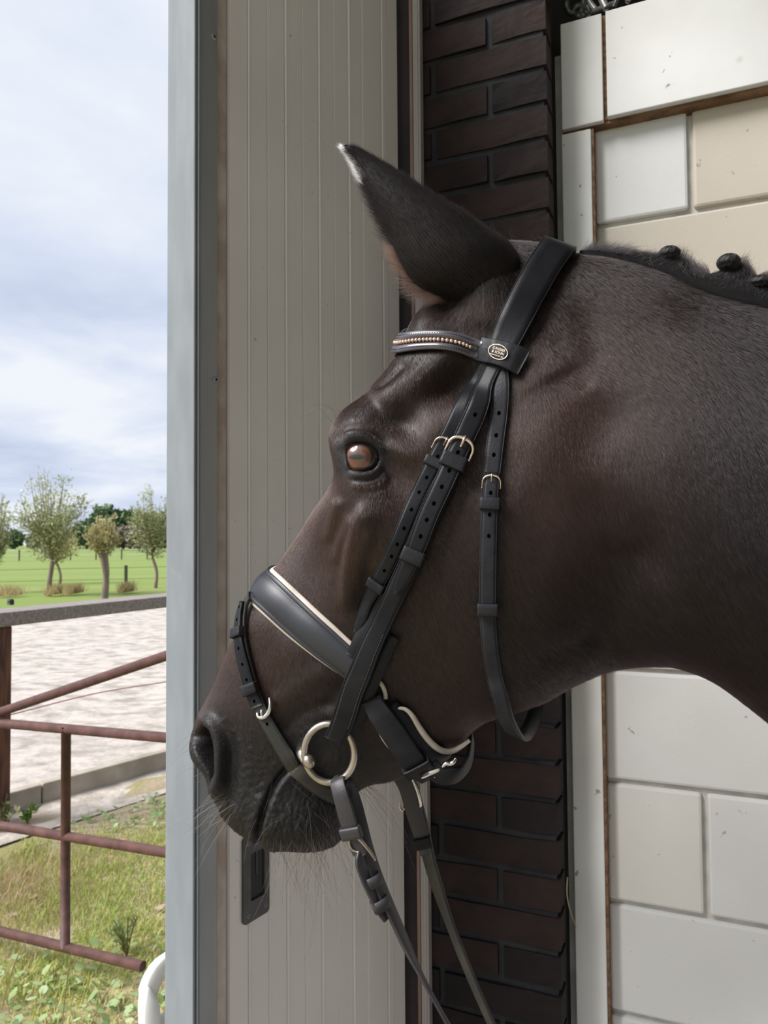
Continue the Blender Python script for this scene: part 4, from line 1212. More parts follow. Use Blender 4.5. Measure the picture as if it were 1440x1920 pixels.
throat = strap3('throat_latch', C, N, np.array([34, 34, 33, 32, 31, 31, 31, 31, 31, 31, 31, 31]) * PXM, 0.0032, M_leather_worn, bridle, lift=[0.001, 0.001, 0.002, 0.002, 0.002, 0.002, 0.001, 0, 0, 0, 0], clear=False, sm=4)
tlo = strap('throat_latch_end', [(924, 890), (921, 925), (919, 960), (917, 1000), (916, 1040), (915, 1090), (915, 1140), (915, 1152)], [26, 29, 30, 31, 31, 31, 31, 30], 0.003, M_leather_worn, bridle, lift=0.0052, clear=False)
buckle(tlo, 922, 898, M_buckle, 1.0, thick=0.85)
keeper(tlo, 918, 942, 22, over=0.001); keeper(tlo, 915, 1145, 22, over=0.001)
holes(throat, [(937, 778), (933, 816), (928, 854)], 0.0016)
holes(tlo, [(919, 926), (915, 968), (915, 1007)], 0.0015)

# cheekpiece down to the bit
ck = [(930, 690), (914, 726), (892, 775), (872, 820), (852, 868), (828, 925), (803, 980), (780, 1035), (755, 1090), (730, 1145), (704, 1205), (678, 1268), (655, 1325), (634, 1372)]
cheek = strap('cheekpiece', ck, [34, 38, 42, 40, 42, 42, 42, 42, 40, 40, 44, 47, 46, 42], 0.0042, M_leather, bridle, lift=[0.002, 0.003, 0.004, 0.005, 0.005, 0.005, 0.005, 0.005, 0.006, 0.008, 0.011, 0.013, 0.013, 0.012], sm=10)
cheek_b = strap('cheekpiece_billet', [(872, 826), (852, 868), (828, 925), (803, 980), (780, 1035), (757, 1088), (750, 1104)], [34, 38, 38, 38, 37, 32, 24], 0.0034, M_leather, bridle, lift=0.0102, clear=False, ends=5)
buckle(cheek_b, 868, 836, M_buckle, 1.12, thick=1.15)
keeper(cheek_b, 856, 868, 26, over=0.001, grow=1.16); keeper(cheek_b, 781, 1046, 26, over=0.001, grow=1.12)
holes(cheek_b, [(867, 853), (852, 886), (840, 919), (826, 949), (811, 980), (797, 1008)], 0.0016)
holes(cheek, [(889, 780)], 0.0016)
stitches(cheek, idx(cheek, 716, 1178), idx(cheek, 640, 1360), (-0.66, 0.66), 0.0026, 1.08, 0.00035, mat('grey_thread', (0.05, 0.05, 0.055), 0.6, var=0.2))
# flap of the billet folded under, seen past the cheekpiece's edge
billet = strap('billet_fold', [(742, 1190), (724, 1225), (706, 1262), (690, 1300), (672, 1340), (660, 1370)], [22, 26, 28, 30, 30, 26], 0.005, M_leather, bridle, profile=PLAIN, lift=[0.001, 0.003, 0.005, 0.006, 0.006, 0.006])

# browband with its loops, beads and stitching
bb_pts = [(900, 657), (882, 652), (858, 646), (830, 642), (800, 641), (775, 643), (757, 648)]
C, N = over_path(bb_pts, (772, 640), 0.97)
C, N = resample_hermite(C, N, 200)
fade_ = np.clip(1.15 - np.linspace(0, 2, 200), 0, 1)[:, None]
N = N / np.linalg.norm(N, axis=1)[:, None]; N = N + fade_ * (VZ * 0.75 - UP * 0.35)
brow = strap3('browband', C, N, np.array([36, 37, 41, 46, 41, 37, 36]) * PXM, 0.0030, M_leather_brow, bridle, profile=BROW, lift=0.0015, sm=14)
k_end = int(brow.n * 0.52)
stitches(brow, 2, k_end, (-0.70, 0.70), 0.0024, 1.33, 0.00038, ln=0.55)
seg = np.r_[0, np.cumsum(np.linalg.norm(np.diff(brow.C, axis=0), axis=1))]
bead_me = None
for s in np.arange(0.010, seg[-1] - 0.010, 0.0038):
    i = int(np.clip(np.searchsorted(seg, s) - 1, 0, brow.n - 2)); fb = (s - seg[i]) / (seg[i + 1] - seg[i])
    if bead_me is None:
        ob = sphere_obj('bead', np.zeros(3), 0.0019, M_bead, None, 8, 10); bead_me = ob.data; sub(ob, brow.o)
    else:
        ob = bpy.data.objects.new('bead', bead_me); link(ob, brow.o)
    ob.location = tuple(brow.C[i] * (1 - fb) + brow.C[i + 1] * fb + brow.N[i] * 0.0034)
tag(brow.o, 'black browband set with a row of copper beads')
loop_ = strap('browband_loop', [(895, 654), (905, 657), (922, 662), (940, 668), (958, 675), (974, 681), (984, 685)], [46, 46, 46, 47, 48, 50, 50], 0.003, M_leather_worn, bridle, profile=PLAIN, lift=[0.001, 0.005, 0.0095, 0.0095, 0.0095, 0.0075, 0.002], clear=False, sm=3)

# oval badge on the loop
bi = idx(loop_, 935, 667)
bc = loop_.C[bi] + loop_.N[bi] * 0.0032
nb_ = loop_.N[bi]
bp = proj(bc)[0]
ca, sa = math.cos(R(20)), math.sin(R(20))
tx = hit_plane(bp[0] + 10 * ca, bp[1] + 10 * sa, bc, nb_) - bc; tx /= np.linalg.norm(tx)
ty = hit_plane(bp[0] + 10 * sa, bp[1] - 10 * ca, bc, nb_) - bc; ty /= np.linalg.norm(ty)
brx, bry = 19.5 * PXM, 13.2 * PXM
M_badge = mat('black_enamel', (0.008, 0.006, 0.006), 0.5, spec=0.2, var=0.2)
M_gilt = mat('gilt_metal', (0.78, 0.66, 0.52), 0.35, metal=0.8, var=0.2, scale=300)
th = np.linspace(0, 2 * math.pi, 40, endpoint=False)
V = np.array([[bc + nb_ * hh + tx * brx * k * math.cos(a) + ty * bry * k * math.sin(a) for a in th] for k, hh in ((1.0, -0.0005), (1.0, 0.0008), (0.9, 0.0010), (0.015, 0.0010))])
badge = adopt(grid_mesh('badge', V, 4, 40, M_badge, None, close_v=True, caps=True), bridle)
tag(badge, 'oval black badge with gilt rim and lettering')
sub(tube('badge_rim', [bc + nb_ * 0.0008 + tx * brx * math.cos(a) + ty * bry * math.sin(a) for a in th], 0.00055, M_gilt, None, 8, closed=True), badge)
def lettering(body_, size, ox, oy, name='lettering', sx=1.0):
    cu = bpy.data.curves.new(name, 'FONT'); cu.body = body_; cu.size = size; cu.align_x = 'CENTER'; cu.extrude = 0.0001; cu.offset = 0.00002
    tmp = bpy.data.objects.new(name, cu); COL.objects.link(tmp); bpy.context.view_layer.update()
    me = bpy.data.meshes.new_from_object(tmp.evaluated_get(bpy.context.evaluated_depsgraph_get()))
    bpy.data.objects.remove(tmp); me.name = name; me.materials.clear(); me.materials.append(M_gilt)
    o = bpy.data.objects.new(name, me); link(o, badge)
    p = bc + nb_ * 0.00135 + tx * ox + ty * oy
    m3 = np.stack([tx * sx, ty, nb_], 1)
    o.matrix_local = Matrix([list(map(float, m3[0])) + [float(p[0])], list(map(float, m3[1])) + [float(p[1])], list(map(float, m3[2])) + [float(p[2])], [0, 0, 0, 1]])
    return o
lettering('G.PASSIER', 0.0035, 0.0, 0.0014, sx=0.82)
lettering('& SOHN', 0.0035, 0.0002, -0.0018, sx=0.95)
lettering('HANNOVER SEIT 1867', 0.0016, 0.0, -0.0041, sx=0.86)

# noseband: padded leather over a cream lining
nb_pts = [(676, 1262), (664, 1248), (640, 1228), (610, 1203), (580, 1178), (550, 1152), (522, 1126), (503, 1109), (492, 1100)]
C, N = over_path(nb_pts, (508, 1092), 0.93)
C, N = resample_hermite(C, N, 200)
lining = strap3('noseband_lining', C, N, np.array([66, 80, 86, 88, 88, 86, 86, 86, 86]) * PXM, 0.0056, M_pad, bridle, profile=ROLL_, lift=-0.0012, sm=14)
tag(lining.o, 'cream lining showing along both edges of the noseband')
nose = strap3('noseband', C, N, np.array([56, 66, 70, 72, 71, 70, 70, 70, 70]) * PXM, 0.0038, M_leather_nose, bridle, profile=PUFFED, lift=0.0034, sm=14)
ke = int(nose.n * 0.55)
stitches(nose, 3, ke, (-0.77, 0.77), 0.0023, 0.56, 0.0004, ln=0.6)
# cream piping curling round the noseband's end
def surf_tube(name, pts, r, m, parent, lift=0.003, n=40, seg=10):
    C, N = near_path(pts, n)
    C = smooth_rows(C + N * lift, 3)
    o = tube(name, C, r, m, None, seg)
    return adopt(o, parent) if parent.type == 'EMPTY' else sub(o, parent)
surf_tube('piping', [(696, 1262), (708, 1270), (718, 1282), (723, 1296), (724, 1306)], 0.0022, M_pad, nose.o, 0.004)
# crank strap and chin pad
pad = None
cp = [(728, 1318), (745, 1348), (768, 1382), (798, 1412), (836, 1420), (862, 1405)]
Cp, Np = near_path(cp, 60)
Lp_, Ln_ = mid_point(884, 1392, top=False)
Cm = mirror(Cp)[::-1][:40]; Nm = (Np - 2 * np.multiply.outer(Np @ NS, NS))[::-1][:40]
Cx, Nx = resample_hermite(np.vstack([Cp, Cm]), np.vstack([Np, Nm]), 160)
chin = strap3('chin_pad', Cx, Nx, np.array([40, 62, 66, 66, 60, 56, 60, 66, 66]) * PXM, 0.006, M_leather, bridle, profile=ROLL_, lift=0.001, sm=14)
surf_tube('piping', [(744, 1322), (757, 1322), (770, 1332), (784, 1355), (799, 1377), (814, 1392), (830, 1400), (846, 1398), (862, 1388), (874, 1379)], [0.0014, 0.0026, 0.0032, 0.0032, 0.003, 0.002], M_pad, chin.o, 0.006)
surf_tube('piping', [(708, 1350), (713, 1368), (726, 1390), (744, 1408), (762, 1427)], [0.0012, 0.0016, 0.0016, 0.001], M_pad, chin.o, 0.005)
crank = strap('crank_strap', [(700, 1300), (712, 1322), (732, 1354), (754, 1388), (776, 1416), (792, 1432), (806, 1442)], [40, 46, 48, 48, 46, 44, 40], 0.0038, M_leather_worn, bridle, profile=PLAIN, lift=[0.010, 0.012, 0.0125, 0.0125, 0.0125, 0.0125, 0.012])
keeper(crank, 790, 1430, 26, thick=0.0026, over=0.001, m=M_leather, grow=1.2)
# roller buckle under the chin
zk = (crank.C[-1] - EYE) @ _f - 0.023
rl = adopt(tube('chin_buckle', [P(789, 1455, zk), P(826, 1441, zk)], 0.0031, M_steel, None, 16), bridle)
sub(tube('roller_end', [P(826, 1441, zk), P(831, 1439, zk)], 0.0022, M_steel, None, 12), rl)
sub(tube('buckle_hook', [P(828, 1440, zk - .001), P(836, 1432, zk - .001), P(844, 1432, zk - .001), P(851, 1428, zk - .001), P(854, 1422, zk)], [0.0018, 0.0022, 0.0026, 0.0024, 0.0012], M_steel, None, 10, 24), rl)
sub(tube('buckle_hook', [P(812, 1452, zk), P(815, 1457, zk), P(820, 1456, zk)], [0.0014, 0.0016, 0.001], M_steel, None, 8, 12), rl)
def free_strap(name, pts, width, thick, m, parent, nrm, profile=PLAIN, n=60, sm=2):
    """strap through free space: pts = 3-D points, nrm = normals at those points"""
    C = np.array(pts, float); N = np.array(nrm, float); N /= np.linalg.norm(N, axis=1)[:, None]
    C, N = resample_hermite(C, N, n)
    return strap3(name, C, N, width, thick, m, parent, profile=profile, clear=False, sm=sm, n=n)
chl = free_strap('chin_strap_end', [P(806, 1434, zk + .004), P(826, 1452, zk + 0.002), P(848, 1452, zk + .004), P(868, 1436, zk + .02), P(878, 1408, zk + .045), P(880, 1384, zk + .06)], np.array([34, 38, 38, 40, 40, 38]) * PXM, 0.004, M_leather, bridle,
            [VZ + .2 * UP, VZ - 0.4 * UP, VZ - 0.5 * UP + E1 * .3, VZ * .6 + E1 * .9 - UP * .3, E1 + VZ * .15, E1 + VZ * .1])

# flash strap from the noseband's front round the muzzle
fl_pts = [(482, 1122), (470, 1136), (462, 1160), (459, 1190), (462, 1222), (470, 1258), (481, 1296), (496, 1332), (514, 1368), (536, 1404), (562, 1438), (590, 1466), (620, 1486), (645, 1496)]
flash = strap('flash_strap', fl_pts, [22, 26, 27, 27, 27, 27, 27, 28, 29, 30, 31, 31, 31, 30], 0.0034, M_leather_mud, bridle, lift=[0.006, 0.003, 0.002, 0.002, 0.002, 0.003, 0.004, 0.004, 0.004, 0.004, 0.005, 0.004, 0.003, 0.002], sm=6)
flash_b = strap('flash_strap_end', [(470, 1134), (461, 1160), (458, 1190), (461, 1222), (469, 1258), (480, 1296), (490, 1322)], [20, 26, 27, 27, 27, 28, 27], 0.003, M_leather, bridle, lift=[0.008, 0.0065, 0.006, 0.006, 0.006, 0.0065, 0.0065], clear=False)
keeper(flash_b, 458, 1184, 20, over=0.0006); keeper(flash_b, 477, 1290, 22, over=0.0006)
holes(flash_b, [(459, 1142), (455.5, 1166), (456, 1194), (457.5, 1216), (461, 1243), (467, 1271), (481, 1316)], 0.0013)
holes(flash, [(505, 1356)], 0.0013)
fi = idx(flash_b, 489, 1320)
zf = (flash_b.C[fi] - EYE) @ _f - 0.006
sub(tube('buckle', [P(505, 1308, zf + .003), P(506.5, 1322, zf), P(503, 1336, zf), P(494, 1345, zf), P(484, 1344, zf + .001), P(482, 1336, zf + .003)], [0.0012, 0.0017, 0.0022, 0.0023, 0.0019, 0.0012], M_steel, None, 10, 30), flash_b.o)
sub(tube('buckle_prong', [P(492, 1343, zf - .001), P(490, 1337, zf - .001), P(490, 1331, zf + .001)], [0.0014, 0.0011, 0.0009], M_steel, None, 8, 10), flash_b.o)

# ---------------------------------------------------------------- loose ring snaffle bit
zr = (cheek.C[-1] - EYE) @ _f - 0.001
bit = adopt(tube('bit_ring', [P(617.5 + 47 * math.cos(a) - 1.5 * math.sin(a), 1412.5 - 55 * math.sin(a) , zr - 0.002 * math.cos(a) - 0.001) for a in th], 0.0034, M_ring, None, 14, closed=True), bridle)
tag(bit, 'large worn steel loose ring of the bit')
kb_ = P(580, 1424, zr); kin = NS * -1.0 - E1 * 0.35
kn_ = sub(sphere_obj('bit_knob', P(579, 1428, zr - 0.001), 0.0062, M_ring, None, 14, 18, axis=P(585, 1440, zr) - P(575, 1420, zr), scale=(1, 1, 1.15)), bit)
sub(tube('mouthpiece', [P(580, 1430, zr + 0.002), P(570, 1416, zr + 0.006), P(566, 1408, zr + 0.016), P(566, 1404, zr + 0.035)], [0.0062, 0.0066, 0.0060, 0.0058], M_steel, None, 14, 20), bit)
# ================================================================ REINS
reins = empty('reins', P(650, 1470, zr))
tag(reins, 'pair of black leather reins hanging from the bit rings', 'reins')
# near rein: loop through the ring, then doubled down to the buckle and on to the hand
zq = zr - 0.004
M_rein = mat('rein_leather', (0.022, 0.020, 0.023), 0.5, col2=(0.036, 0.033, 0.037), scale=30, bump=0.35, bscale=300, bdist=0.0007)
def rstrap(name, pts, width, thick, m, nrm, **k):
    return free_strap(name, [P(*p) for p in pts], np.array(width) * PXM, thick, m, reins, nrm, **k)
Vc = VZ
nl = Vc + E1 * -0.35 + UP * 0.1
n2 = Vc * 0.55 + E1 * 0.85
front = rstrap('rein_loop', [(640, 1470, zq + .006), (634, 1466, zq - .002), (638, 1482, zq - .008), (646, 1510, zq - .010), (656, 1545, zq - .010), (664, 1568, zq - .009), (676, 1600, zq - .007)], [30, 31, 33, 34, 33, 32, 28], 0.003, M_rein, [UP + Vc, UP * .6 + Vc - E1 * .4, nl, nl, nl, nl, nl], n=70)
back = rstrap('rein', [(645, 1464, zq + .002), (655, 1472, zq + .006), (664, 1500, zq + .004), (673, 1540, zq + .002), (684, 1585, zq + .000), (698, 1630, zq - .002), (714, 1672, zq - .003), (733, 1715, zq - .004), (757, 1770, zq - .006), (788, 1835, zq - .01), (826, 1905, zq - .014), (885, 2010, zq - .02), (980, 2170, zq - .03), (1060, 2380, zq - .03), (1090, 2560, zq - .02)],
    [24, 28, 30, 30, 30, 30, 28, 24, 18, 22, 28, 30, 30, 30, 30], 0.0034, M_rein, [UP + Vc, Vc - E1 * .2, Vc + E1 * .2, Vc * .8 + E1 * .5, Vc * .6 + E1 * .8, Vc * .5 + E1 * .9, Vc * .4 + E1 * .95, Vc * .22 + E1, Vc * .1 + E1, -Vc * .25 + E1 * .9 + UP * .35, -Vc * .3 + E1 * .8 + UP * .5, UP + E1, UP + E1, UP * .4 + E1, E1 + Vc * .2], n=190)
tip_ = rstrap('rein_billet', [(676, 1590, zq - .004), (672, 1604, zq - .010), (682, 1640, zq - .010), (697, 1675, zq - .009), (711, 1705, zq - .008), (722, 1724, zq - .007)], [14, 22, 24, 22, 20, 14], 0.003, M_rein, [Vc * .6 + E1 * .7] * 6, n=50)
keeper(front, 659, 1558, 24, thick=0.003, m=M_rein, grow=1.12)
bc0 = [(672, 1598, zq - .012), (662, 1594, zq - .011), (655, 1583, zq - .011), (655, 1571, zq - .012), (662, 1566, zq - .014), (672, 1572, zq - .015), (688, 1590, zq - .013), (704, 1612, zq - .011)]
sub(tube('buckle', [P(*q) for q in bc0], [0.0011, 0.0013, 0.0015, 0.0016, 0.0017, 0.0017, 0.0016, 0.0014], M_ring, None, 10, 44), back.o)
for (x, y, w_, dx_) in ((702, 1650, 34, 0), (716, 1694, 36, 0)):
    i = idx(back, x, y)
    cc = P(x - 3, y, zq - .006); tdir = back.T[i]
    nn_ = Vc * 0.8 + E1 * 0.3; nn_ -= tdir * (nn_ @ tdir); nn_ /= np.linalg.norm(nn_); bb_ = np.cross(tdir, nn_)
    rows = []
    aa = np.linspace(0, 2 * math.pi, 24, endpoint=False)
    for f, rr in ((-0.5, 0.92), (-0.5, 1.0), (0.5, 1.0), (0.5, 0.92)):
        rows.append([cc + tdir * f * 0.011 + bb_ * np.sign(math.cos(t)) * abs(math.cos(t)) ** 0.6 * w_ / 2 * PXM * rr + nn_ * np.sign(math.sin(t)) * abs(math.sin(t)) ** 0.7 * 0.0075 * rr for t in aa])
    sub(grid_mesh('keeper', np.array(rows), 4, 24, M_rein, None, close_u=True, close_v=True), back.o)
# far rein, behind the jaw
zf_ = zr + 0.125
far_front = rstrap('rein_loop', [(745, 1440, zf_), (762, 1470, zf_ - .002), (774, 1512, zf_ - .002), (788, 1560, zf_ - .001), (800, 1600, zf_)], [44, 40, 38, 34, 28], 0.0035, M_rein, [Vc - E1 * .2 + UP * .2] * 5, n=50)
far_back = rstrap('rein', [(764, 1440, zf_ + .012), (778, 1490, zf_ + .01), (794, 1550, zf_ + .006), (806, 1605, zf_ + .002), (822, 1660, zf_ - .004), (844, 1722, zf_ - .012), (874, 1800, zf_ - .022), (924, 1916, zf_ - .036), (984, 2050, zf_ - .05), (1040, 2190, zf_ - .08), (1085, 2390, zf_ - .11), (1094, 2558, zf_ - .14)],
    [40, 38, 36, 32, 30, 28, 24, 20, 24, 28, 28, 28], 0.0042, M_leather_mud, [Vc * .75 - E1 * .6] * 3 + [Vc * .75 - E1 * .65] * 2 + [Vc * .5 - E1 * .8 + UP * .25] * 3 + [Vc * .5 - E1 * .8 + UP * .3] * 4, n=170)
stitches(far_back, 2, idx(far_back, 808, 1612), (-0.8,), 0.0024, 1.02, 0.00035, mat('pale_thread', (0.20, 0.18, 0.15), 0.6, var=0.2))
sub(tube('buckle', [P(773, 1462, zf_ - .006), P(781, 1480, zf_ - .008), (P(787, 1500, zf_ - .008)), P(788, 1512, zf_ - .006), P(783, 1514, zf_ - .004)], [0.0010, 0.0014, 0.0017, 0.0017, 0.0013], M_steel, None, 10, 26), far_front.o)
sub(tube('buckle', [P(750, 1504, zf_ - .003), P(750, 1514, zf_ - .004), P(754, 1520, zf_ - .004), P(758, 1516, zf_ - .003)], 0.0013, M_buckle, None, 8, 16), far_front.o)
keeper(far_front, 797, 1578, 26, thick=0.003, m=M_leather, grow=1.12)
# ================================================================ HAIR
def hair_mat(name, attr=None, c1=(0.02, 0.012, 0.010), c2=(0.06, 0.03, 0.02), rough=0.35, radial=0.4, coat=0.0, ior=1.45):
    m = bpy.data.materials.new(name); m.use_nodes = True
    t = m.node_tree; t.nodes.clear(); n = t.nodes.new; l = t.links.new
    h = n('ShaderNodeBsdfHairPrincipled'); h.model = 'CHIANG'; h.parametrization = 'COLOR'
    h.inputs['Roughness'].default_value = rough; h.inputs['Radial Roughness'].default_value = radial
    h.inputs['Random Roughness'].default_value = 0.2; h.inputs['IOR'].default_value = ior; h.inputs['Coat'].default_value = coat
    o = n('ShaderNodeOutputMaterial'); l(h.outputs[0], o.inputs['Surface'])
    if attr:
        a = n('ShaderNodeAttribute'); a.attribute_name = attr
        rp = n('ShaderNodeValToRGB'); rp.color_ramp.elements[0].color = c1 + (1,); rp.color_ramp.elements[1].color = c2 + (1,)
        l(a.outputs['Fac'], rp.inputs[0]); l(rp.outputs[0], h.inputs['Color'])
    else:
        h.inputs['Color'].default_value = c1 + (1,)
    return m
FLOW = np.array([(430, 1250, -.55, .85), (520, 1150, -.35, .95), (600, 1020, -.2, 1), (560, 1300, -.1, 1), (480, 1420, -.3, 1), (560, 1520, .1, 1), (640, 860, -.15, 1), (700, 740, -.1, 1), (760, 640, .0, 1), (850, 620, .25, 1),
                 (680, 1150, .2, 1), (800, 950, .38, .92), (950, 800, .45, .9), (1000, 1000, .42, .9), (850, 1250, .35, .9), (1000, 560, .5, .86), (1150, 560, .5, .86), (1250, 700, .5, .86), (1350, 620, .6, .8), (1350, 900, .45, .9), (1150, 1000, .42, .9), (1250, 1200, .7, .7), (1420, 1250, .5, .85), (1060, 1270, .75, .6)], float)
def flow(px):
    d2 = ((px[:, None, :] - FLOW[None, :, :2]) ** 2).sum(2)
    w = 1 / (d2 + 2500) ** 1.5
    v = (w[..., None] * FLOW[None, :, 2:]).sum(1)
    return v / np.linalg.norm(v, axis=1)[:, None]
QN = normals_of(Q) * NSGN
def coat(n_target, seed=1):
    r = np.random.default_rng(seed)
    a = np.linalg.norm(np.cross(Q[1:, :-1] - Q[:-1, :-1], Q[:-1, 1:] - Q[:-1, :-1]), axis=2)
    view = EYE - Q[:-1, :-1]; view /= np.linalg.norm(view, axis=2)[..., None]
    fc = (QN[:-1, :-1] * view).sum(2)
    ok = (fc > -0.30) & (NOSTRIL[:-1, :-1] < 0.2) & (~inE[:-1, :-1]) & (PX[:-1, :-1, 0] < 2400)
    bias = 1.0 / np.clip(PZ[:-1, :-1], 0.5, 1) ** 2
    bias = bias * np.where((PX[:-1, :-1, 0] > 1480) | (PX[:-1, :-1, 1] > 1950), 0.25, 1.0)
    w = (a * ok * bias).ravel(); w /= w.sum()
    f = r.choice(len(w), n_target, p=w)
    i, j = np.unravel_index(f, a.shape)
    u, v = r.random(n_target), r.random(n_target)
    L4 = lambda A: (A[i, j] * ((1 - u) * (1 - v))[(...,) + (None,) * (A.ndim - 2)] + A[i + 1, j] * (u * (1 - v))[(...,) + (None,) * (A.ndim - 2)] + A[i, j + 1] * ((1 - u) * v)[(...,) + (None,) * (A.ndim - 2)] + A[i + 1, j + 1] * (u * v)[(...,) + (None,) * (A.ndim - 2)])
    p, nn, px, br, sk = L4(Q), L4(QN), L4(PX), L4(brown), L4(skin)
    nn /= np.linalg.norm(nn, axis=1)[:, None]
    fl = flow(px)
    ang = 0.22 * vnoise(np.stack([px[:, 0] * .012, px[:, 1] * .012, 0 * px[:, 0]], 1), 11) + 0.16 * r.standard_normal(n_target)
    c, s = np.cos(ang), np.sin(ang)
    fl = np.stack([fl[:, 0] * c - fl[:, 1] * s, fl[:, 0] * s + fl[:, 1] * c], 1)
    d = fl[:, :1] * _r - fl[:, 1:] * _u
    d = d - (d * nn).sum(1)[:, None] * nn; d /= np.linalg.norm(d, axis=1)[:, None] + 1e-9
    neckf = np.clip((px[:, 0] - 700) / 500, 0, 1)
    ln = (0.0040 + 0.0035 * neckf) * (0.7 + 0.6 * r.random(n_target)) * (1 - 0.6 * sk)
    al = R(13) + R(9) * r.random(n_target)
    k = np.array([0, 0.4, 0.75, 1.0])
    up_ = np.sin(al)[:, None] * k * (1.15 - 0.45 * k)
    P_ = p[:, None] - nn[:, None] * 0.0002 + ln[:, None, None] * (d[:, None] * k[None, :, None] + nn[:, None] * up_[..., None])
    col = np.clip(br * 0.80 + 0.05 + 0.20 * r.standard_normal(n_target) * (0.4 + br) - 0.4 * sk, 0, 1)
    return P_, col, px
HN = 330000
HP, HC, _ = coat(HN)
cu = bpy.data.hair_curves.new('coat_hair'); cu.add_curves([4] * HN)
cu.position_data.foreach_set('vector', HP.astype(np.float32).ravel())
cu.attributes.new('radius', 'FLOAT', 'POINT').data.foreach_set('value', np.tile(np.array([0.055, 0.052, 0.042, 0.018]) * 1e-3, HN).astype(np.float32))
cu.attributes.new('tone', 'FLOAT', 'CURVE').data.foreach_set('value', HC.astype(np.float32))
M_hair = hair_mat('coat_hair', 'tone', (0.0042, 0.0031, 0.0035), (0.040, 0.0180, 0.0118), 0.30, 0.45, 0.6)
cu.materials.append(M_hair)
ch = adopt(link(bpy.data.objects.new('coat_hair', cu)), horse); ch['kind'] = 'stuff'

M_black_hair = hair_mat('black_mane_hair', None, (0.012, 0.010, 0.011), rough=0.28)
M_white_hair = hair_mat('white_ear_hair', None, (0.72, 0.70, 0.70), rough=0.4)
M_brown_hair = hair_mat('brown_fringe_hair', None, (0.20, 0.105, 0.08), rough=0.4)  # brown fringe, lightened: its lit look is put into the colour
M_whisker = hair_mat('dark_whisker', None, (0.03, 0.02, 0.017), rough=0.3)
M_whisker_pale = hair_mat('pale_whisker', None, (0.40, 0.30, 0.22), rough=0.3)
def bunch(name, lines, rad, m, parent=horse, tip=0.3, kind='stuff'):
    o = curves_obj(name, lines, rad, m, None, tip)
    adopt(o, parent) if parent is horse else sub(o, parent)
    if kind: o['kind'] = kind
    return o
# ear fur and fringes
r = np.random.default_rng(5)
EG = EV.reshape(en_, em_, 3); hm = em_ // 2
lines = []
for _ in range(14000):
    i = int(r.random() ** 0.8 * (en_ - 4)); j = r.integers(1, hm - 1)
    p = EG[i, j] * .5 + EG[i + 1, j] * .5
    t = EG[min(i + 4, en_ - 1), j] - EG[i, j]; t /= np.linalg.norm(t) + 1e-9
    nn = np.cross(t, EG[i, j + 1] - EG[i, j - 1]); nn /= np.linalg.norm(nn) + 1e-9
    if nn @ (EYE - p) < 0: nn = -nn
    q = t + 0.25 * r.standard_normal(3); q /= np.linalg.norm(q)
    ln = 0.006 * (0.6 + 0.8 * r.random())
    lines.append([p, p + ln * (q * .5 + nn * .10), p + ln * (q + nn * .16)])
bunch('ear_fur', lines, 0.00007, hair_mat('ear_fur', None, (0.0045, 0.0033, 0.0035), rough=0.4, ior=1.3), ear)
lines_b, lines_w, lines_k = [], [], []
for _ in range(3200):
    v = r.random() ** 0.8
    i = int(v * (en_ - 2)); f = v
    p = EG[i, 0] * .5 + EG[i + 1, 0] * .5
    t = EG[min(i + 3, en_ - 1), 0] - EG[max(i - 3, 0), 0]; t /= np.linalg.norm(t) + 1e-9
    outw = -_r * 0.8 - _u * 0.25; outw -= t * (outw @ t) * 0.9; outw /= np.linalg.norm(outw)
    q = outw + t * (0.9 + 0.5 * f) + 0.35 * r.standard_normal(3) - _f * 0.2 * r.random()
    q /= np.linalg.norm(q)
    ln = (0.016 * (1 - f) + 0.006) * (0.5 + 0.8 * r.random())
    l_ = [p - outw * 0.001 + _f * 0.002 * r.standard_normal(), p + q * ln * .5 + t * 0.1 * ln, p + q * ln + t * ln * 0.3]
    (lines_w if f > 0.80 else (lines_b if f < 0.5 and r.random() < 0.75 else lines_k)).append(l_)
for _ in range(500):                                   # white tip
    i = en_ - 1 - int(r.random() ** 1.4 * 16); j = r.integers(0, 12)
    p = EG[i, j]; t = EG[min(i + 2, en_ - 1), j] - EG[max(i - 2, 0), j]; t /= np.linalg.norm(t) + 1e-9
    q = t * 0.6 - _r * 0.5 + 0.4 * r.standard_normal(3); q /= np.linalg.norm(q); ln = 0.005 * (0.5 + r.random())
    lines_w.append([p, p + q * ln * .5, p + q * ln])
bunch('ear_fringe', lines_b, 0.00012, M_brown_hair, ear)
bunch('ear_fringe', lines_k, 0.00008, M_black_hair, ear)
tag(bunch('ear_tip_hair', lines_w, 0.00012, M_white_hair, ear), 'white hair at the ear tip')
# tuft between ear and forehead, and forelock hairs at the ear's base
lines = []
for _ in range(2600):
    x, y = 800 + 150 * r.random(), 0
    y = 590 - (x - 800) * 0.10 + 26 * r.standard_normal()
    p, nn = surf(x, y)
    if p is None: continue
    d = (-_r * (0.55 - (x - 800) / 300) - _u * 0.75); d += 0.3 * r.standard_normal(3); d -= nn * (d @ nn) * 0.8; d /= np.linalg.norm(d)
    ln = 0.012 * (0.5 + r.random())
    lines.append([p, p + ln * (.5 * d + .22 * nn), p + ln * (d + .28 * nn)])
bunch('ear_base_hair', lines, 0.00008, hair_mat('ear_base_hair', None, (0.030, 0.019, 0.017), rough=0.35), ear)

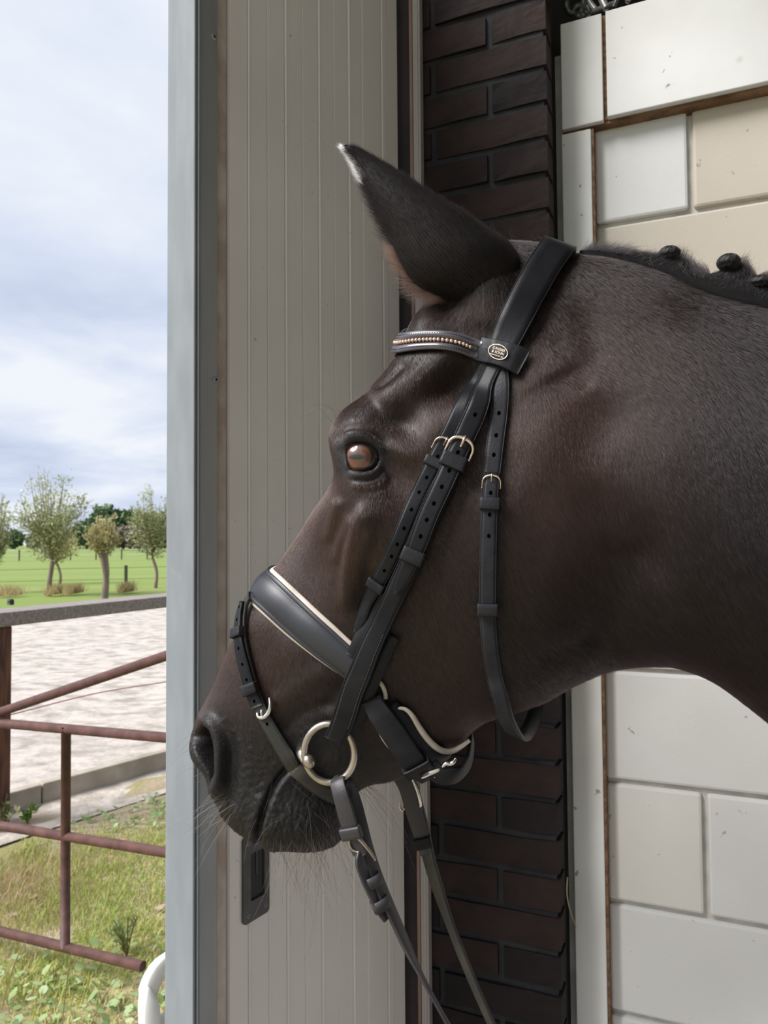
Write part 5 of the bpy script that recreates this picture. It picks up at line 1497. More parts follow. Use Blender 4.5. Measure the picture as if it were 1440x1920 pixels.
# mane: hogged hair on the crest with plaited buttons
def crest(px_):                                       # mid-line of the crest at a pixel x
    pr = proj(Q[:, 0])[0]; sel = np.where(pr[:, 1] < 800)[0]; sel = sel[sel > NU * 0.4]
    k = sel[np.argmin(np.abs(pr[sel, 0] - px_))]
    nn = QN[k, 2] - (QN[k, 2] @ NS) * NS
    return Q[k, 0], nn / np.linalg.norm(nn), k
mane = None
cp_, cn_ = [], []
for x in np.linspace(1085, 1700, 60):
    p, nn, _ = crest(x); cp_.append(p); cn_.append(nn)
cp_ = smooth_rows(np.array(cp_), 2); cn_ = smooth_rows(np.array(cn_), 2)
M_mane_skin = mat('mane_base', (0.004, 0.0036, 0.004), 0.6, spec=0.2, col2=(0.008, 0.007, 0.007), scale=200)
pl_x = [1250, 1362, 1432, 1520, 1610]
n = len(cp_); ring = 18
xs = np.linspace(1085, 1700, n)
hgt = np.interp(xs, [1085, 1120, 1180, 1230, 1300, 1380, 1450, 1700], [0.004, 0.008, 0.011, 0.013, 0.018, 0.021, 0.024, 0.028])
hgt = hgt - 0.002 + sum(hq * np.exp(-0.5 * ((xs - q) / 24) ** 2) for q, hq in zip(pl_x, (0.011, 0.021, 0.012, 0.012, 0.012)))
V = np.zeros((n, ring, 3))
for i in range(n):
    for j in range(ring):
        a = 2 * math.pi * j / ring
        V[i, j] = cp_[i] + NS * 0.017 * math.cos(a) + cn_[i] * (hgt[i] * math.sin(a) if math.sin(a) > 0 else 0.012 * math.sin(a))
mane = adopt(grid_mesh('mane', V, n, ring, M_mane_skin, None, close_v=True, caps=True), horse)
tag(mane, 'black mane plaited along the crest')
lines = []
for _ in range(17000):
    k = r.random() * (n - 2); i = int(k); a = math.pi * (0.04 + 0.92 * r.random())
    j = a / (2 * math.pi) * ring; j0 = int(j)
    p = V[i, j0] * (1 - (j - j0)) + V[i, (j0 + 1) % ring] * (j - j0); p = p + (V[i + 1, j0] - V[i, j0]) * (k - i)
    nn = NS * math.cos(a) * .7 + cn_[i] * math.sin(a); nn /= np.linalg.norm(nn)
    t = (cp_[i + 1] - cp_[i]); t /= np.linalg.norm(t)
    x = xs[i]
    # combed up towards the nearest plait
    tx_ = pl_x[int(np.argmin([abs(x - q) for q in pl_x]))]
    d = t * np.clip((tx_ - x) / 40, -1, 1) * 0.8 + cn_[i] * 0.5 - NS * 0.35 + 0.18 * r.standard_normal(3)
    if x < 1165: d = t * 0.8 + cn_[i] * 0.5 + 0.3 * r.standard_normal(3)
    d /= np.linalg.norm(d); ln = 0.012 * (0.6 + 0.8 * r.random())
    lines.append([p, p + ln * (.5 * d + .15 * nn), p + ln * (d + .05 * nn)])
bunch('mane_hair', lines, 0.00007, M_black_hair, mane)
M_bun = mat('plait_hair', (0.005, 0.0045, 0.0052), 0.5, spec=0.3, col2=(0.014, 0.013, 0.014), scale=260, stretch=(1, 1, 6), bump=0.6, bscale=300, bdist=0.0008)
for k, (bx, by, rx, ry) in enumerate(((1255, 476, 19.5, 14.5), (1366, 492, 20.5, 16), (1428, 530, 24, 14), (1530, 560, 22, 18), (1640, 590, 22, 18))):
    z = (crest(bx)[0] - EYE) @ _f - 0.008
    c = P(bx, by, z)
    nu, nv = 26, 40
    th_ = np.linspace(0, math.pi, nu); ph = np.linspace(0, 2 * math.pi, nv, endpoint=False)
    s_ = z / FPX
    V2 = np.zeros((nu, nv, 3))
    for i_, a in enumerate(th_):
        for j_, b_ in enumerate(ph):
            rr = 1 + 0.05 * math.sin(9 * b_ + 5 * a) * math.sin(a) - 0.16 * math.exp(-((a - 2.0) / 0.16) ** 2)
            V2[i_, j_] = c + rr * (math.sin(a) * math.cos(b_) * _r * rx + math.cos(a) * _u * ry + math.sin(a) * math.sin(b_) * _f * rx) * s_
    bun = sub(grid_mesh('mane_plait', V2, nu, nv, M_bun, None, close_v=True), mane)
    # neck of the plait down to the crest
    p0, n0, _ = crest(bx)
    if k < 3:
        bl = []
        for _ in range(1600):
            a, b_ = 0.3 + 2.2 * r.random(), 2 * math.pi * r.random()
            f = lambda a, b_: c + 1.02 * (math.sin(a) * math.cos(b_) * _r * rx + math.cos(a) * _u * ry + math.sin(a) * math.sin(b_) * _f * rx) * s_
            w1 = 0.5 * (r.random() - .5)
            bl.append([f(a, b_), f(a + .25, b_ + w1 * .5), f(min(a + .55, 3.0), b_ + w1)])
        bunch('plait_hair', bl, 0.00007, M_black_hair, mane)
lines = []
for _ in range(1500):                                 # roll of hair in front of each plait
    pass
# stray flyaway hairs above the mane and at the poll
lines = []
for (x0, y0, cnt, sp, L0) in ((1180, 484, 26, 30, 30), (1215, 480, 34, 26, 45), (1290, 500, 50, 32, 40), (1335, 500, 40, 24, 45), (1400, 515, 46, 26, 50), (1000, 450, 14, 20, 10)):
    zc = (crest(max(x0, 1090))[0] - EYE) @ _f
    for _ in range(cnt):
        x, y = x0 + sp * r.standard_normal(), y0 + 8 * r.standard_normal() + (0 if x0 < 1100 else 0)
        if x0 > 1100: y = np.interp(x, [1100, 1250, 1440], [478, 500, 545]) + 6 * r.random()
        a = R(90 + 45 * r.standard_normal()); L = L0 * (0.4 + 1.0 * r.random())
        b2 = a + R(30) * r.standard_normal()
        q = [(x, y), (x + L * .5 * math.cos(a), y - L * .5 * math.sin(a)), (x + L * .5 * math.cos(a) + L * .55 * math.cos(b2), y - L * .5 * math.sin(a) - L * .55 * math.sin(b2))]
        c = catmull(q, 8); zz_ = zc + 0.015 * r.standard_normal()
        lines.append([P(cx, cy, zz_ + 0.004 * i * r.random()) for i, (cx, cy) in enumerate(c)])
bunch('stray_mane_hair', lines, 0.00006, hair_mat('stray_hair', None, (0.05, 0.045, 0.045), rough=0.3), mane)

# whiskers of muzzle, chin, eye
wk, wp = [], []
def whisk(x, y, dx_, dy_, L, sag_=0.25, lst=wk, zoff=0.0, jit=0.22):
    p, nn = surf(x, y)
    if p is None:
        u_ = np.unravel_index(np.argmin(((PX - np.array([x, y])) ** 2).sum(2)), (NU, NHALF)); p = Q[u_]; nn = QN[u_]
    d = _r * dx_ - _u * dy_ - _f * 0.35 * r.random() + jit * r.standard_normal(3); d /= np.linalg.norm(d)
    k = np.linspace(0, 1, 9)
    bend = 0.3 * r.standard_normal(3)
    Lm = L * 0.7 / FPX
    lst.append([p + Lm * (d * t + bend * 0.5 * t * t - UP * sag_ * t * t) for t in k])
for _ in range(46): whisk(505 + 125 * r.random(), 1570 + 14 * r.random(), -0.12 + 0.25 * r.standard_normal(), 1.0, 50 + 90 * r.random(), .2)
for _ in range(26): whisk(575 + 65 * r.random(), 1500 + 70 * r.random(), 0.25 + 0.2 * r.random(), 1.0, 60 + 110 * r.random(), .25)
for _ in range(30): whisk(392 + 60 * r.random(), 1485 + 55 * r.random(), -0.8 + 0.3 * r.standard_normal(), 0.7, 40 + 80 * r.random(), .2, wp if r.random() < .6 else wk)
for _ in range(10): whisk(362 + 40 * r.random(), 1370 + 100 * r.random(), -0.8, 0.45, 30 + 50 * r.random(), .1)
for _ in range(12): whisk(655 + 45 * r.random(), 1465 + 20 * r.random(), 0.9, 0.6, 50 + 90 * r.random(), .5)
for _ in range(14): whisk(480 + 130 * r.random(), 1450 + 90 * r.random(), 0.1 + .5 * r.standard_normal(), .8, 25 + 40 * r.random(), .3, wp)
for p_, q_ in (((640, 778), [(600, 760), (560, 787)]), ((636, 792), [(615, 762), (582, 760)]), ((640, 772), [(624, 768), (612, 775)]), ((632, 800), [(608, 775), (592, 757)])):
    p, nn = surf(p_[0] + 12, p_[1] + 8)
    z = (p - EYE) @ _f
    c = catmull([(p_[0] + 8, p_[1] + 4), p_] + q_, 12); wk.append([P(x, y, z) for x, y in c])
for (x, y, dx_, dy_, L) in ((690, 903, -.9, .5, 60), (680, 906, -.95, .35, 50), (700, 900, -.8, .7, 45)):
    whisk(x, y, dx_, dy_, L, .1, wk, jit=.08)
bunch('whiskers', wk, 0.00016, M_whisker); bunch('whiskers', wp, 0.00013, M_whisker_pale)
# eyelashes
lines = []
for _ in range(170):
    f = r.random(); q = catmull([(655, 838), (672, 832), (690, 834), (706, 843), (711, 852)], 30)[int(f * 29)]
    p, nn = surf(q[0], q[1] - 3)
    if p is None: continue
    d = NS * .8 + _u * (-.35 + .3 * r.random()) + _r * (0.3 * (f - .5)) - _r * .15; d /= np.linalg.norm(d); ln = 0.010 * (.5 + .7 * r.random())
    lines.append([p, p + ln * .5 * d, p + ln * d - _u * ln * .25])
bunch('eyelashes', lines, 0.00009, M_black_hair)
# ================================================================ OUTSIDE PLANTS AND SMALL THINGS
def attr_mat(name, attr, stops, rough=0.6, trans=0.0):
    m, t, b = mat_new(name); n = t.nodes.new
    a = n('ShaderNodeAttribute'); a.attribute_name = attr
    rp = n('ShaderNodeValToRGB'); el = rp.color_ramp.elements
    el[0].position, el[0].color = stops[0][0], stops[0][1] + (1,)
    el[1].position, el[1].color = stops[-1][0], stops[-1][1] + (1,)
    for p_, c_ in stops[1:-1]:
        q = el.new(p_); q.color = c_ + (1,)
    t.links.new(a.outputs['Fac'], rp.inputs[0]); t.links.new(rp.outputs[0], b.inputs['Base Color'])
    b.inputs['Roughness'].default_value = rough
    if trans:
        tr = n('ShaderNodeBsdfTranslucent'); t.links.new(rp.outputs[0], tr.inputs['Color'])
        mx = n('ShaderNodeMixShader'); mx.inputs[0].default_value = trans
        o = t.nodes['Material Output']
        t.links.new(b.outputs[0], mx.inputs[1]); t.links.new(tr.outputs[0], mx.inputs[2]); t.links.new(mx.outputs[0], o.inputs['Surface'])
    return m
def soup(name, V, F, val, mat_, parent=None):
    """fast mesh of many same-size polygons with one value per vertex"""
    V = np.asarray(V, np.float32).reshape(-1, 3); F = np.asarray(F, np.int32); k = F.shape[1]
    me = bpy.data.meshes.new(name)
    me.vertices.add(len(V)); me.vertices.foreach_set('co', V.ravel())
    me.loops.add(F.size); me.loops.foreach_set('vertex_index', F.ravel())
    me.polygons.add(len(F)); me.polygons.foreach_set('loop_start', np.arange(0, F.size, k, dtype=np.int32))
    me.update(calc_edges=True)
    me.attributes.new('tone', 'FLOAT', 'POINT').data.foreach_set('value', np.asarray(val, np.float32).ravel())
    me.materials.append(mat_)
    return link(bpy.data.objects.new(name, me), parent)
g = np.random.default_rng(21)
# sandy verge at the kerb's foot
vq = [ka - kd * 8 - kn * 0.0, ka + kd * 8 - kn * 0.0, ka + kd * 8 - kn * 0.42, ka - kd * 8 - kn * 0.42]
M_verge = mat('gravelly_verge', (0.56, 0.49, 0.42), 0.95, col2=(0.36, 0.31, 0.26), scale=9, bump=0.8, bscale=22, bdist=0.02, detail=8)
verge = ground_sheet('sand_verge', [(p[0], p[1]) for p in vq], 0.005, M_verge, 50, 0.006, 5.0)
tag(verge, 'strip of bare gravelly sand at the foot of the concrete kerb', 'sand', kind='structure')

# lawn blades
def blades(n, cx, region, hmin, hmax, wd, dens=None, lean=0.6):
    x = region[0] + (region[1] - region[0]) * g.random(n * 3); y = region[2] + (region[3] - region[2]) * g.random(n * 3)
    p = np.stack([x, y, 0 * x], 1)
    k = ((p - ka) @ kn) < -0.30 - 0.25 * g.random(n * 3)
    if dens is not None: k &= g.random(n * 3) < dens(p)
    # keep the doorway itself clear
    k &= ((p - D0) @ ND) < -0.12
    p = p[k][:n]; n = len(p)
    h = hmin + (hmax - hmin) * g.random(n) ** 1.6
    a = 2 * math.pi * g.random(n); w = wd * (0.6 + 0.8 * g.random(n))
    sx, sy = np.cos(a), np.sin(a)
    b = a + math.pi / 2 + 0.5 * g.standard_normal(n); le = lean * h * (0.3 + g.random(n))
    base = p + np.array([0, 0, -0.004])
    V = np.zeros((n, 5, 3))
    s = np.stack([sx, sy, 0 * sx], 1) * w[:, None]; l = np.stack([np.cos(b), np.sin(b), 0 * b], 1) * le[:, None]
    hz = np.stack([0 * h, 0 * h, h], 1)
    V[:, 0] = base - s; V[:, 1] = base + s
    V[:, 2] = base + s * .8 + l * .35 + hz * .6; V[:, 3] = base - s * .8 + l * .35 + hz * .6
    V[:, 4] = base + l + hz * (0.95)
    I = np.arange(n)[:, None] * 5
    F = np.concatenate([I + np.array([0, 1, 2]), I + np.array([0, 2, 3]), I + np.array([3, 2, 4])])
    return V, F, p
def patch(p): 
    q = vnoise(np.stack([p[:, 0] * 2.3, p[:, 1] * 2.3, 0 * p[:, 0]], 1), 31) + 0.5 * vnoise(np.stack([p[:, 0] * 6, p[:, 1] * 6, 0 * p[:, 0]], 1), 32)
    return np.clip(0.42 + 1.0 * q, 0.05, 1)
M_grass = attr_mat('lawn_grass', 'tone', [(0.0, (0.614, 0.460, 0.276)), (0.25, (0.568, 0.506, 0.215)), (0.5, (0.445, 0.491, 0.131)), (0.8, (0.337, 0.460, 0.100)), (1.0, (0.430, 0.583, 0.131))], 0.6, 0.35)
V, F, p = blades(60000, 0, (-3.4, -0.25, 1.05, 5.2), 0.012, 0.055, 0.0022, patch, 0.8)
tone = np.clip(0.40 + 0.34 * vnoise(np.stack([p[:, 0] * 1.7, p[:, 1] * 1.7, 0 * p[:, 0]], 1), 33) + 0.22 * g.standard_normal(len(p)), 0, 1)
gr = soup('lawn_grass', V, F, np.repeat(tone, 5), M_grass); tag(gr, 'short patchy grass of the lawn', 'grass', kind='stuff')
V, F, p = blades(3600, 0, (-3.0, -0.4, 1.05, 2.3), 0.05, 0.20, 0.0022, lambda p: np.clip(0.2 + vnoise(np.stack([p[:, 0] * 2, p[:, 1] * 2, 0 * p[:, 0]], 1), 41), 0.05, 1), 0.7)
gr2 = soup('long_grass', V, F, np.repeat(np.clip(0.6 + 0.25 * g.standard_normal(len(p)), 0, 1), 5), M_grass); tag(gr2, 'longer grass growing nearest the door', 'grass', kind='stuff')
# clover and plantain leaves
n = 9000
x = -3.2 + 2.9 * g.random(n); y = 1.1 + 3.6 * g.random(n); pp = np.stack([x, y, 0 * x], 1)
k = (((pp - ka) @ kn) < -0.45) & (g.random(n) < np.clip(0.25 + vnoise(np.stack([x * 1.6, y * 1.6, 0 * x], 1), 51), 0, 1)) & (((pp - D0) @ ND) < -0.12)
pp = pp[k]; n = len(pp)
a = 2 * math.pi * g.random(n); rr = 0.008 + 0.012 * g.random(n); hh = 0.012 + 0.03 * g.random(n)
tilt = 0.5 * g.standard_normal((n, 2))
th6 = np.linspace(0, 2 * math.pi, 6, endpoint=False)
V = np.zeros((n, 6, 3))
for i, t_ in enumerate(th6):
    lx, ly = rr * np.cos(t_ + a), rr * np.sin(t_ + a) * 0.75
    V[:, i] = pp + np.stack([lx, ly, hh + lx * tilt[:, 0] + ly * tilt[:, 1]], 1)
F = np.arange(n * 6).reshape(n, 6)
M_clover = attr_mat('clover_leaves', 'tone', [(0.0, (0.213, 0.300, 0.100)), (0.6, (0.325, 0.425, 0.175)), (1.0, (0.475, 0.575, 0.350))], 0.5, 0.3)
cl = soup('clover_leaves', V, F, np.repeat(g.random(n), 6), M_clover); tag(cl, 'clover leaves scattered through the lawn', 'clover', kind='stuff')
# fallen leaves
M_dead = [mat('fallen_leaf_%s' % s, c, 0.7, var=0.4, scale=60) for s, c in (('tan', (0.42, 0.26, 0.15)), ('orange', (0.48, 0.22, 0.10)), ('buff', (0.50, 0.38, 0.26)))]
def leaf_mesh(k):
    L, w = 0.045, 0.017
    V = []; F = []
    for i in range(6):
        t_ = i / 5; ww = w * math.sin(math.pi * (0.08 + 0.88 * t_)) 
        V += [(L * (t_ - .5), -ww, 0.004 * math.sin(3 * t_ + k)), (L * (t_ - .5), 0, 0.001), (L * (t_ - .5), ww, 0.005 * math.cos(3 * t_ + k))]
    for i in range(5):
        for j in (0, 1): F.append((i * 3 + j, i * 3 + 3 + j, i * 3 + 4 + j, i * 3 + 1 + j))
    me = bpy.data.meshes.new('fallen_leaf'); me.from_pydata(V, [], F); me.materials.append(M_dead[k]); return me
lm = [leaf_mesh(k) for k in range(3)]
for (px_, py_, k, lab) in ((318, 1583, 1, 'orange fallen leaf on the grass by the door edge under the middle gate tube'), (62, 1683, 0, 'tan fallen leaf on the grass left of the gate upright'), (22, 1715, 2, 'buff fallen leaf on the grass above the lowest gate tube'), (300, 1702, 2, 'buff fallen leaf on bare ground right of the gate upright'), (232, 1575, 0, 'tan fallen leaf lying on a worn patch of lawn')):
    q = hit_ground(px_, py_, 0.02)
    o = bpy.data.objects.new('fallen_leaf', lm[k]); o.location = tuple(q + UP * 0.004); o.rotation_euler = (0.25, -0.2, px_ * 1.3); link(o); tag(o, lab, 'leaf', 'fallen leaves on the lawn')

# weed clumps
def sprig(name, base, h, n_leaf, spread, leaf, mat_, label, cat, stemmat, group=None, up=1.0):
    root = empty(name, base)
    Vs, Fs, ts = [], [], []; lines = []
    for s in range(max(3, n_leaf // 14)):
        a = 2 * math.pi * g.random(); l_ = spread * (0.4 + 0.6 * g.random())
        tip = base + np.array([math.cos(a) * l_, math.sin(a) * l_, h * (0.6 + 0.5 * g.random())])
        c = catmull([base, base + (tip - base) * .5 + UP * h * .12, tip], 8); lines.append(c)
        for q in range(14):
            t_ = 0.15 + 0.85 * g.random(); p = c[int(t_ * 7)]
            d = g.standard_normal(3); d[2] = abs(d[2]) * up; d /= np.linalg.norm(d); sd = np.cross(d, g.standard_normal(3)); sd /= np.linalg.norm(sd)
            L = leaf * (0.6 + 0.8 * g.random()); b = len(Vs)
            Vs += [p, p + d * L * .5 + sd * L * .2, p + d * L, p + d * L * .5 - sd * L * .2]; Fs.append((b, b + 1, b + 2, b + 3)); ts += [g.random()] * 4
    fo = adopt(soup('foliage', Vs, Fs, ts, mat_), root); fo['kind'] = 'stuff'
    Vt, Ft = [], []
    for c in lines:
        for i in range(len(c) - 1):
            b = len(Vt); w = 0.004 * leaf / 0.05
            Vt += [c[i] - _r * w, c[i] + _r * w, c[i + 1] + _r * w, c[i + 1] - _r * w]; Ft.append((b, b + 1, b + 2, b + 3))
            b = len(Vt); Vt += [c[i] - _f * w, c[i] + _f * w, c[i + 1] + _f * w, c[i + 1] - _f * w]; Ft.append((b, b + 1, b + 2, b + 3))
    adopt(mesh_obj('stems', Vt, Ft, stemmat, None), root)['kind'] = 'stuff'
    tag(root, label, cat, group)
    return root
M_weed = attr_mat('weed_leaves', 'tone', [(0.0, (0.13, 0.16, 0.05)), (0.6, (0.24, 0.27, 0.11)), (1.0, (0.40, 0.41, 0.24))], 0.6, 0.3)
M_stem = mat('dry_stem', (0.34, 0.27, 0.13), 0.7, var=0.3)
sprig('weed_clump', hit_ground(2, 1560), 0.17, 150, 0.13, 0.035, M_weed, 'pale leafy weed clump at the foot of the wooden post', 'plant', M_stem)
sprig('weed_tuft', hit_ground(52, 1545), 0.10, 40, 0.04, 0.05, attr_mat('bright_blades', 'tone', [(0, (0.10, 0.20, 0.03)), (1, (0.2, 0.33, 0.06))], 0.6, 0.3), 'bright green tuft on the sandy verge beside the wooden post', 'plant', M_stem, up=3)
sprig('weed_plant', hit_ground(238, 1795), 0.16, 110, 0.08, 0.03, attr_mat('soft_weed_leaves', 'tone', [(0, (0.22, 0.28, 0.09)), (1, (0.36, 0.42, 0.18))], 0.6, 0.3), 'feathery green weed growing just left of the white chair', 'plant', M_stem, up=2)
for i, (a, b, lab) in enumerate((((112, 1900), (133, 1795), 'tall dry grass stalk in front of the lowest gate tube left of the chair'), ((158, 1895), (212, 1845), 'leaning dry grass stalk between the gate upright and the white chair'), ((2, 1835), (42, 1775), 'dry seeding grass stalk at the far left of the lawn'))):
    z = 2.05
    p0 = hit_ground(a[0], a[1] + 60)
    p1 = P(b[0], b[1], z)
    o = tube('grass_stalk', [p0, (p0 * .4 + p1 * .6) + UP * .02, p1, p1 + (p1 - p0) * .12 - UP * .01], [0.0013, 0.0012, 0.0022, 0.0008], M_stem, None, 6, 14); tag(o, lab, 'grass stalk', 'dry grass stalks in the lawn')

# willows along the arena's far edge
M_bark = mat('willow_bark', (0.24, 0.185, 0.15), 0.9, col2=(0.12, 0.09, 0.07), scale=6, stretch=(1, 1, 0.2), bump=0.4, bscale=8)
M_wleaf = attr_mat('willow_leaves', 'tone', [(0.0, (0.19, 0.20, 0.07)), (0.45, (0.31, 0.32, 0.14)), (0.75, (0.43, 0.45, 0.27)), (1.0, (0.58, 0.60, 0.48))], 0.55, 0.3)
M_wleaf2 = attr_mat('pollard_leaves', 'tone', [(0.0, (0.27, 0.25, 0.09)), (0.5, (0.42, 0.37, 0.16)), (1.0, (0.58, 0.52, 0.32))], 0.55, 0.3)
def willow(name, px_, py_base, py_fork, py_top, half_px, z, nb, nleaf, label, lm_, seed, trunk_px=10, leaf=0.15, pollard=False, group='willows beyond the arena'):
    r_ = np.random.default_rng(seed)
    s = z / FPX
    base = hit_plane(px_, py_base, P(px_, py_base, z), _f * np.array([1, 1, 0]))
    root = empty(name, base)
    H = (py_base - py_top) * s; hf = (py_base - py_fork) * s; Wd = half_px * s
    fork = base + UP * hf + np.array([0.06 * r_.standard_normal(), 0, 0])
    adopt(tube('trunk', [base - UP * .2, base + UP * hf * .5 + np.array([.04, 0, 0]), fork], [trunk_px * s * .62, trunk_px * s * .5, trunk_px * s * (.75 if pollard else .45)], M_bark, None, 10, 14), root)
    if pollard:
        adopt(sphere_obj('trunk_knob', fork, trunk_px * s * 0.85, M_bark, None, 10, 12, scale=(1, 1, 1.3)), root)
    Vb, Fb, Vl, Fl, tl = [], [], [], [], []
    for k in range(nb):
        a = 2 * math.pi * r_.random(); t0 = r_.random()
        rad = Wd * (0.25 + 0.75 * r_.random()) * (1 if not pollard else 0.9)
        hgt_ = (H - hf) * (0.35 + 0.65 * r_.random()) * (1 - 0.45 * (rad / Wd) ** 2)
        tip = fork + np.array([math.cos(a) * rad, math.sin(a) * rad, hgt_])
        st_ = fork - UP * hf * .0 + UP * (0 if pollard else (H - hf) * 0.35 * r_.random() ** 2)
        c = catmull([st_, st_ * .45 + tip * .55 - UP * .03 * H + np.array([math.cos(a), math.sin(a), 0]) * rad * .12, tip], 12)
        for i in range(11):
            b = len(Vb); w0 = 0.018 * (1 - i / 12) + 0.003; w1 = 0.018 * (1 - (i + 1) / 12) + 0.003
            for (q, ww) in ((c[i], w0), (c[i + 1], w1)):
                Vb += [q + np.array([ww, 0, 0]), q + np.array([-ww * .5, ww * .86, 0]), q + np.array([-ww * .5, -ww * .86, 0])]
            Fb += [(b, b + 1, b + 4, b + 3), (b + 1, b + 2, b + 5, b + 4), (b + 2, b, b + 3, b + 5)]
        tone0 = r_.random() * .5
        for q in range(nleaf):
            t_ = 0.12 + 0.88 * r_.random() ** 0.8; p = c[int(t_ * 11)] + 0.10 * Wd * r_.standard_normal(3)
            d = (c[min(int(t_ * 11) + 1, 11)] - c[max(int(t_ * 11) - 1, 0)]); d = d / (np.linalg.norm(d) + 1e-9) * .8 + .8 * r_.standard_normal(3); d /= np.linalg.norm(d)
            sd = np.cross(d, r_.standard_normal(3)); sd /= np.linalg.norm(sd) + 1e-9
            L = leaf * (0.5 + .9 * r_.random()); b = len(Vl)
            Vl += [p, p + d * L * .5 + sd * L * .16, p + d * L, p + d * L * .5 - sd * L * .16]; Fl.append((b, b + 1, b + 2, b + 3))
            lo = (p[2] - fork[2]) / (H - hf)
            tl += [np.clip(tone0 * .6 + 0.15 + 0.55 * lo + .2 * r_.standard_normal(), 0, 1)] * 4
    adopt(mesh_obj('branches', Vb, Fb, M_bark, None), root)['kind'] = 'stuff'
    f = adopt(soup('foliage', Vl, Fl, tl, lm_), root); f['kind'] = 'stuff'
    tag(root, label, 'tree', group)
    return root
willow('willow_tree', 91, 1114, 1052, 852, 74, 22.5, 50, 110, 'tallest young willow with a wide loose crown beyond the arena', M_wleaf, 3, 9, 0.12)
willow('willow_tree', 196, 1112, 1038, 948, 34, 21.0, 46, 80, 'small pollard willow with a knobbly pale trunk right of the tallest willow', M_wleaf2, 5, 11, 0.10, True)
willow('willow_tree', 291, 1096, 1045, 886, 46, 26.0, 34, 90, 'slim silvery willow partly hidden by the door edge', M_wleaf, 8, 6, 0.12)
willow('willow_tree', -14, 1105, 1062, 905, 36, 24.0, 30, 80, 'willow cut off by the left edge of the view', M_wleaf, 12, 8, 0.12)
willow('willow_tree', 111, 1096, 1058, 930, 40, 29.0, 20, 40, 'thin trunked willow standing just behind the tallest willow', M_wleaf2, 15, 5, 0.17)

# far treeline: single round trees
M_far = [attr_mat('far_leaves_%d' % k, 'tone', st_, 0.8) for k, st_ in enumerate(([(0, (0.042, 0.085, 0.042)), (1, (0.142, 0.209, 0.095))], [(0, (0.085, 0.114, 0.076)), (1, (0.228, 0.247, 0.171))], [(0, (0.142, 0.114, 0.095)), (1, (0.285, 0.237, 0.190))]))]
M_fart = mat('far_trunk', (0.05, 0.04, 0.035), 0.9, var=0.3)
def far_tree(px_, py_top, half_px, z, k, label, seed, py_bot=1018):
    r_ = np.random.default_rng(seed); s = z / FPX
    base = P(px_, 1016, z); base[2] = -0.06
    top = (HOR - py_top) * s + 1.58
    root = empty('round_tree', base)
    adopt(tube('trunk', [base, base + UP * top * .45], [half_px * s * .10, half_px * s * .06], M_fart, None, 8), root)
    n = 2600
    d = r_.standard_normal((n, 3)); d /= np.linalg.norm(d, axis=1)[:, None]
    cen = np.array([[0.55 * r_.standard_normal(), 0.4 * r_.standard_normal(), 0.45 * r_.standard_normal()] for _ in range(9)])
    ci = r_.integers(0, 9, n)
    c0 = base + UP * top * .55
    p = c0 + (cen[ci] * .55 + d * (0.55 + .1 * r_.standard_normal((n, 1)))) * np.array([half_px * s * .95, half_px * s * .95, top * .42])
    p[:, 2] = np.clip(p[:, 2], 0.3, top)
    L = half_px * s * 0.16; q1 = r_.standard_normal((n, 3)) * L; q2 = r_.standard_normal((n, 3)) * L
    V = np.stack([p, p + q1, p + q1 + q2, p + q2], 1); F = np.arange(n * 4).reshape(n, 4)
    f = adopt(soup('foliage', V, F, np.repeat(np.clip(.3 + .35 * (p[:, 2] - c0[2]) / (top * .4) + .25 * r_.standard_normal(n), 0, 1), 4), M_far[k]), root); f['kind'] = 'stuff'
    tag(root, label, 'tree', 'trees of the far treeline')
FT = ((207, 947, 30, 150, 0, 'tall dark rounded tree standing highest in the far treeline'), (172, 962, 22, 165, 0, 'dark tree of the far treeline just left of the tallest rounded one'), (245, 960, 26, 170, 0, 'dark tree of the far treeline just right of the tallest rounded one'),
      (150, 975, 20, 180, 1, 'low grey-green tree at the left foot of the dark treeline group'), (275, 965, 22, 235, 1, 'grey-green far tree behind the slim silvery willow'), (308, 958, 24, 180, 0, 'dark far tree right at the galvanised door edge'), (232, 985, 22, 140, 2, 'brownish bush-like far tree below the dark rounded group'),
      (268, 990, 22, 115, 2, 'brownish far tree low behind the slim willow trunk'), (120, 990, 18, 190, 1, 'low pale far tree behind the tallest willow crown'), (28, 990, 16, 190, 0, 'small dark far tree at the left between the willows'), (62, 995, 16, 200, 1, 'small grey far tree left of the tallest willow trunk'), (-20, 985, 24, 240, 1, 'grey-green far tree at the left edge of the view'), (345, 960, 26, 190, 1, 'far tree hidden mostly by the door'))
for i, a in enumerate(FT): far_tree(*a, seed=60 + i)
# pasture fence
pf = empty('pasture_fence', hit_ground(236, 1104, -0.06))
M_fp = mat('dark_fence_post', (0.06, 0.055, 0.045), 0.9, var=0.3)
def gpost(px_, yb, yt, wpx):
    q = hit_ground(px_, yb, -0.06); z = (q - EYE) @ _f; s = z / FPX
    h = (yb - yt) * s
    adopt(box('fence_post', q, np.array([1., 0, 0]), np.array([0, 1., 0]), UP, (-wpx * s / 2, wpx * s / 2), (-wpx * s / 2, wpx * s / 2), (-0.2, h), M_fp, None, wpx * s * .12), pf)
    return q, h
pts_ = [gpost(*a) for a in ((-70, 1112, 1066, 6), (236, 1104, 1060, 5), (400, 1099, 1056, 5))]
for fr in (0.42, 0.9):
    adopt(tube('fence_wire', [q + UP * h * fr for q, h in pts_], 0.006, M_fp, None, 5), pf)
tag(pf, 'thin post and wire fence along the near edge of the pasture', 'fence')
pf2 = empty('paddock_fence', hit_ground(150, 1046, -0.06))
M_tape = mat('white_tape', (0.62, 0.60, 0.55), 0.6, var=0.2)
q2 = []
